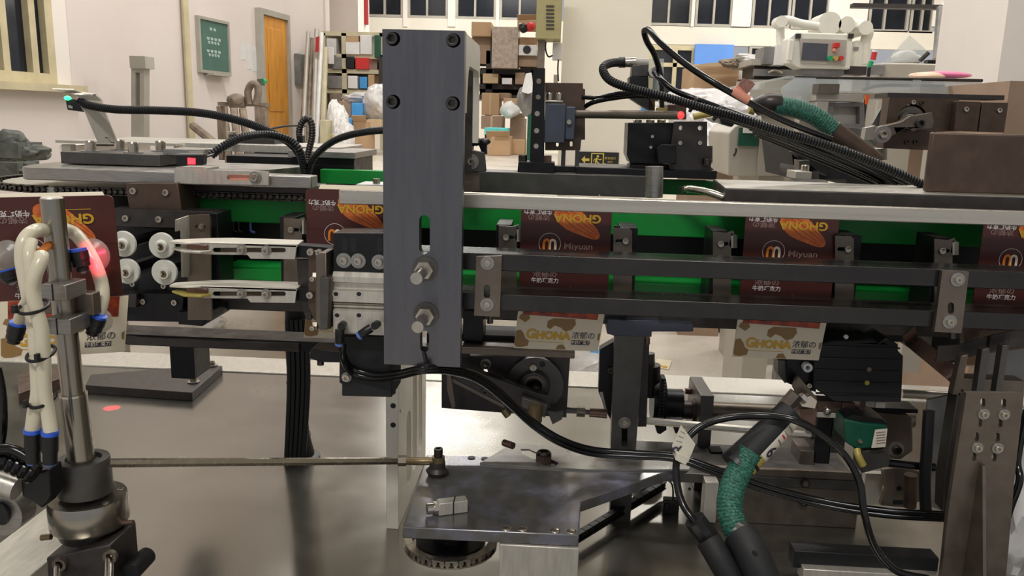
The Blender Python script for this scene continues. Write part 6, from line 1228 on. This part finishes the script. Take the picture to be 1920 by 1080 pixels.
a, c = P(1088, 968, .90), P(1250, 905, 1.06); c.z = a.z = min(a.z, c.z)+.0; n_ = 17
lk3 = build(MB().box((-.0066, -.0055, -.0042), (.0066, -.0035, .0042)).box((-.0066, .0035, -.0042), (.0066, .0055, .0042)).cyl((-.004, 0, -.0028), (-.004, 0, .0028), .0034, 10).cyl((.004, 0, -.0028), (.004, 0, .0028), .0034, 10), 'chain_link', 'black_metal', chn)
L_ = (c-a).length; n_ = int(L_/.0135)
for k in range(n_): o = lk3 if k == 0 else dup(lk3, par=chn); o.location = a+(c-a)*(k/n_); o.rotation_euler = (PI/2, 0, math.atan2(c.y-a.y, c.x-a.x))
build(MB().tube([P(1235, 895, 1.06), P(1258, 905, 1.03), P(1262, 930, 1.0), P(1258, 945, .98)], .0012, 8), 'wire', 'black', None, 'thin black wire loop by the dark chain on the bed', 'wire')
cl_ = T('spring_clip', 'small dark spring clip standing on the bed left of the looping cable', 'clip'); cz = PZ(1258, 965, BED)
build(MB().box((cz.x-.01, cz.y, BED), (cz.x+.01, cz.y+.012, BED+.02)), 'body', 'black_metal', cl_, bev=.001); tb(cl_, 'wire_loop', 'dark_bolt', [(1232, 946, cz.y), (1240, 942, cz.y), (1262, 940, cz.y), (1268, 948, cz.y)], 2); build(MB().cyl((cz.x-.006, cz.y-.001, BED+.003), (cz.x-.006, cz.y-.001, BED+.015), .0012, 8), 'pin', 'copper', cl_)
# ---------------------------------------------------------------- left foreground: rod, hub, tubes
Yr = .66
fr_ = T('rotary_column', 'polished steel rod on a round hub and flange in the left foreground', 'rotary column')
a, c = P(97, 372, Yr), P(152, 850, Yr+.0); mid_ = P(137, 738, Yr)
cp(fr_, 'rod_end', 'sheen_steel', a, a+V((0, 0, .0012)), RR(20, Yr), RR(18.5, Yr), n=36); cp(fr_, 'rod', 'rod_steel', a, mid_, RR(21.5, Yr), n=36); cp(fr_, 'sleeve', 'rod_steel', P(137, 738, Yr), P(153, 862, Yr), RR(26, Yr), n=36); cp(fr_, 'sleeve_ring', 'chrome', P(137, 737, Yr), P(137.4, 741, Yr), RR(26.6, Yr), n=36)
hx, hy = P(157, 900, Yr).x, Yr+.004
def hz(y): return P(157, y, Yr).z
build(MB().lathe((hx-.001, hy, hz(925)), (0, 0, 1), [(0, RR(53, Yr)), (hz(862)-hz(925)-.002, RR(51, Yr)), (hz(862)-hz(925), RR(49, Yr)), (hz(862)-hz(925), RR(35, Yr)), (hz(862)-hz(925)-.004, RR(33, Yr))], 48), 'hub', 'gray_steel', fr_)
build(MB().lathe((hx, hy, hz(985)), (0, 0, 1), [(0, RR(73, Yr)), (.003, RR(77, Yr)), (hz(935)-hz(985), RR(77, Yr)), (hz(935)-hz(985)+.0015, RR(75, Yr))], 56), 'flange', 'rod_steel', fr_)
build(MB().lathe((hx, hy, hz(1003)), (0, 0, 1), [(0, RR(60, Yr)), (hz(985)-hz(1003)-.0005, RR(66, Yr))], 48), 'lower_ring', 'dark_steel', fr_)
for an in (2.2, -.5, .6): bolt(fr_, V((hx+math.cos(an)*RR(63, Yr), hy+math.sin(an)*RR(63, Yr), hz(935)+.0012)), .003, .001, up=True)
cp(fr_, 'side_screw', 'brass', P(78, 1008, Yr-.01), P(96, 1006, Yr-.01), RR(6.5, Yr)); cp(fr_, 'side_screw', 'copper', P(226, 981, Yr), P(250, 979, Yr), RR(5, Yr))
pp(fr_, 'base_block', 'dark_steel', [(86, 1046), (206, 1022), (214, 1110), (92, 1110)], Yr-.03, .045, bev=.0015)
for x, y in ((110, 1060), (205, 1046)): dp(fr_, 'collar', 'warm_steel', x, y, 15, Yr-.034, .004, 9); cp(fr_, 'guide_shaft', 'chrome', P(x, y, Yr-.03), P(x-1, y+50, Yr-.05), RR(9, Yr))
dp(fr_, 'side_knob', 'black_metal', 244, 1075, 20, Yr-.02, .03)
for (x0_, y0_, x1_, y1_) in ((76, 534, 124, 564), (84, 598, 132, 628)): bp(fr_, 'clamp_block', 'steel', x0_, y0_, x1_, y1_, Yr-.022, .030, .0008); bp(fr_, 'clamp_split', 'black', (x0_+x1_)/2-3, y0_-1, (x0_+x1_)/2-1, y1_, Yr-.0225, .001, 0)
bp(fr_, 'cup_arm', 'warm_steel', 60, 548, 175, 590, Yr+.005, .012, .001)
# suction cups
for (x, y, r, Y, lb) in ((176, 478, 33, .715, 'clear suction cup holding the tilted carton right of the rod'), (17, 482, 34, .70, 'clear suction cup at the far left edge'), (190, 600, 24, .715, 'lower clear suction cup right of the rod')):
    s_ = T('suction_cup', lb, 'suction cup', 'suction cups holding the tilted carton'); c = P(x, y, Y)
    build(MB().lathe(c, (0, -1, 0), [(0, RR(r, Y)), (.004, RR(r*.95, Y)), (.008, RR(r*.6, Y)), (.012, RR(r*.62, Y)), (.016, RR(r*.35, Y)), (.022, RR(r*.3, Y))], 32), 'bellows', 'cup', s_)
tg = 'white pneumatic tubes in the left foreground'; Yt = .615
def tubeo(pts, lb, r=12.5): t = T('air_tube', lb, 'tube', tg); tb(t, 'tube', 'tube', pts, r*1.1, 0, 18); return t
tubeo([(61, 806, .60), (66, 770, .60), (72, 735, .602), (70, 680, .604), (66, 620, .606), (58, 570, .608), (48, 520, .61), (42, 480, .613), (47, 450, .618), (66, 433, .63), (92, 432, .665), (118, 430, .69), (140, 438, .70), (160, 462, .695), (178, 495, .69), (190, 530, .69), (192, 560, .685), (184, 590, .68)], 'long white tube looping behind the rod and glowing red at the right')
tubeo([(95, 810, .598), (90, 775, .60), (84, 735, .60), (82, 680, .60), (78, 620, .60), (68, 580, .60), (62, 545, .60), (66, 515, .60), (76, 490, .605), (78, 478, .61)], 'shorter white tube ending in front of the rod')
tubeo([(34, 606, .62), (42, 580, .612), (52, 560, .605), (58, 520, .602), (54, 480, .605), (60, 452, .615)], 'white tube rising from the lower left black fitting', 10)
for x, y0_, x2, y2, lb, Yq_ in ((61, 806, 62, 866, 'left of the two black straight fittings below the white tubes', .60), (94, 810, 94, 868, 'right of the two black straight fittings below the white tubes', .598)):
    s_ = T('tube_fitting', lb, 'fitting', 'black tube fittings with blue rings'); cp(s_, 'body', 'black', P(x, y0_+6, Yq_), P(x2, y2-22, Yq_), RR(16, Yq_)); cp(s_, 'lower_body', 'black', P(x2, y2-22, Yq_), P(x2, y2, Yq_), RR(14, Yq_)); cp(s_, 'blue_ring', 'blue', P(x, y0_-2, Yq_), P(x, y0_+5, Yq_), RR(17, Yq_)); cp(s_, 'lower_blue_ring', 'pale_blue', P(x2, y2-1, Yq_), P(x2, y2+3, Yq_), RR(12, Yq_))
for (xa_, ya_, xb_, yb2, Yq_, lb) in ((186, 590, 172, 626, .675, 'black fitting with blue ring at the lower end of the long white tube'), (34, 604, 25, 642, .62, 'black fitting with blue ring at the lower left'), (146, 466, 156, 508, .672, 'dark fitting with blue ring right of the rod by the red glow'), (12, 505, 22, 530, .66, 'dark round fitting at the far left edge')):
    s_ = T('tube_fitting', lb, 'fitting', 'black tube fittings with blue rings'); a, c = P(xa_, ya_, Yq_), P(xb_, yb2, Yq_); d = (c-a)
    build(MB().tube([a+d*.12, a+d*.5, c], [RR(17, Yq_)]*9+[RR(16, Yq_)]*4+[RR(12, Yq_)]*4, 20, sub=8), 'body', 'black', s_); cp(s_, 'blue_ring', 'blue', a, a+d*.18, RR(15.5, Yq_))
    tb(s_, 'outlet', 'cup', [(xb_, yb2, Yq_), (xb_+(3 if xb_ > 100 else 6), yb2-8, Yq_+.02), (xb_+(14 if xb_ > 100 else 4), yb2-10, Yq_+.035)], 6)
am2 = T('amber_elbow', 'small amber brown elbow left of the rod', 'elbow'); tb(am2, 'elbow', 'orange', [(74, 474, .625), (82, 468, .64), (90, 460, .65)], 8)
for y, x, w2, lb in ((576, 60, 27, 'upper'), (664, 74, 24, 'middle'), (750, 77, 22, 'lower')):
    s_ = T('cable_tie', lb+' black cable tie round the bundle of white tubes', 'cable tie', 'black cable ties on the white tubes'); p0_ = P(x, y, .602); R_ = RR(w2*.98, .602)
    ring = [p0_+V((math.cos(t)*R_, math.sin(t)*.012+.002, math.sin(t)*.003)) for t in [2*PI*k/24 for k in range(25)]]
    build(MB().tube(ring, .0014, 8, raw=True), 'strap', 'black', s_); build(MB().box(p0_+V((R_*(.5 if y == 664 else -.7), -.014, -.002)), p0_+V((R_*(.8 if y == 664 else -.4), -.010, .004))), 'head', 'black', s_)
# lower left bits
lm = T('cable_plug_bundle', 'shiny black coiled plug bundle at the lower left edge', 'connector')
tb(lm, 'coil', 'gloss_black', [(-30, 850, .61), (10, 862, .61), (40, 875, .61), (70, 892, .61)], 24, .006, 16); tb(lm, 'coil', 'gloss_black', [(-20, 846, .60), (20, 842, .60), (52, 858, .60), (72, 876, .60)], 11); pp(lm, 'blocks', 'black', [(38, 890), (90, 880), (96, 930), (78, 955), (60, 940), (40, 930)], .62, .02, bev=.002)
rg = T('end_roller', 'pale round metal roller end at the lower left edge', 'roller'); cp(rg, 'cylinder', 'light_steel', P(-40, 890, .62), P(34, 915, .62), RR(26, .62)); dp(rg, 'ring', 'steel', 0, 965, 48, .63, .02, 24); dp(rg, 'core', 'black', -6, 965, 24, .625, .02)
build(MB().box((P(-40, 1050, .66).x, .62, P(40, 1090, .66).z), (P(86, 1050, .66).x, .80, P(40, 1052, .66).z)), 'bright_tray', 'light_steel', None, 'bright steel tray corner at the bottom left edge', 'tray', bev=.001)
hose('black_cable', [(-6, 690, .64), (4, 740, .64), (6, 800, .64), (-2, 850, .64)], 9, 'black hose going down along the far left edge', m='gloss_black', corr=0, cat='cable')
# debris on the floor behind the machine
for (x, y, lb, mt) in ((1243, 681, 'printed carton scrap lying flat on the floor behind the machine', 'carton_white'),): 
    p = PZ(x, y, .004); s_ = T('carton_scrap', lb, 'carton'); build(MB().poly([PZ(1232, 672, .006), PZ(1260, 676, .006), PZ(1254, 692, .006), PZ(1226, 688, .006)], (0, 0, -.004)), 'sheet', mt, s_)
    build(MB().poly([PZ(1234, 684, .0075), PZ(1252, 687, .0075), PZ(1251, 690, .0075), PZ(1233, 687, .0075)], (0, 0, -.001)), 'print', 'gold', s_)
for i, (x, y, mt, rr2) in enumerate(((1078, 676, 'wrap', .10), (1100, 680, 'bag', .16), (1118, 674, 'blue_box', .08), (390, 606, 'bag', .1), (1698, 632, 'bag', .15))):
    build(MB().blob(PZ(x, y, .04)+V((0, 0, 0)), (rr2, rr2, .05), 90+i, .25, 3), 'litter', mt, None, ('brown crumpled wrapper on the floor by the ledge end', 'clear crumpled film on the floor by the ledge end', 'small bluish wrapper on the floor left of the black bracket', 'small film scrap on the floor seen under the gripper arms', 'white film on the floor seen above the ribbed actuator')[i], 'litter')
# sensor beams: the red spots in the photo
p = P(186, 452, .66); 
pb_ = PZ(210, 765, BED); spot(pb_+V((.03, .01, .10)), pb_, 16, (1, .01, .03), math.radians(15), .5)
spot(P(250, 440, .60), P(178, 484, .69), 2.2, (1, .02, .07), math.radians(17), .9)
spot(P(300, 300, .90), P(445, 333, .922), .02, (1, .03, .05), math.radians(50), .8)
# ================================================================ put every origin at the base of its thing
bpy.context.view_layer.update()
def bbox(o, M, acc):
    if o.type == 'MESH': acc += [M @ V(c) for c in o.bound_box]
    for ch in o.children: bbox(ch, M @ ch.matrix_basis, acc)
    return acc
moved = set()
for o in list(bpy.data.objects):
    if o.parent or o.type not in ('EMPTY', 'MESH'): continue
    acc = bbox(o, Matrix.Identity(4), [])
    if not acc: continue
    c = V(((min(p.x for p in acc)+max(p.x for p in acc))/2, (min(p.y for p in acc)+max(p.y for p in acc))/2, min(p.z for p in acc)))
    if o.type == 'MESH':
        o.data.transform(Matrix.Translation(-c))
    o.location = o.location + o.rotation_euler.to_matrix() @ c
    for ch in o.children: ch.location = ch.location - c
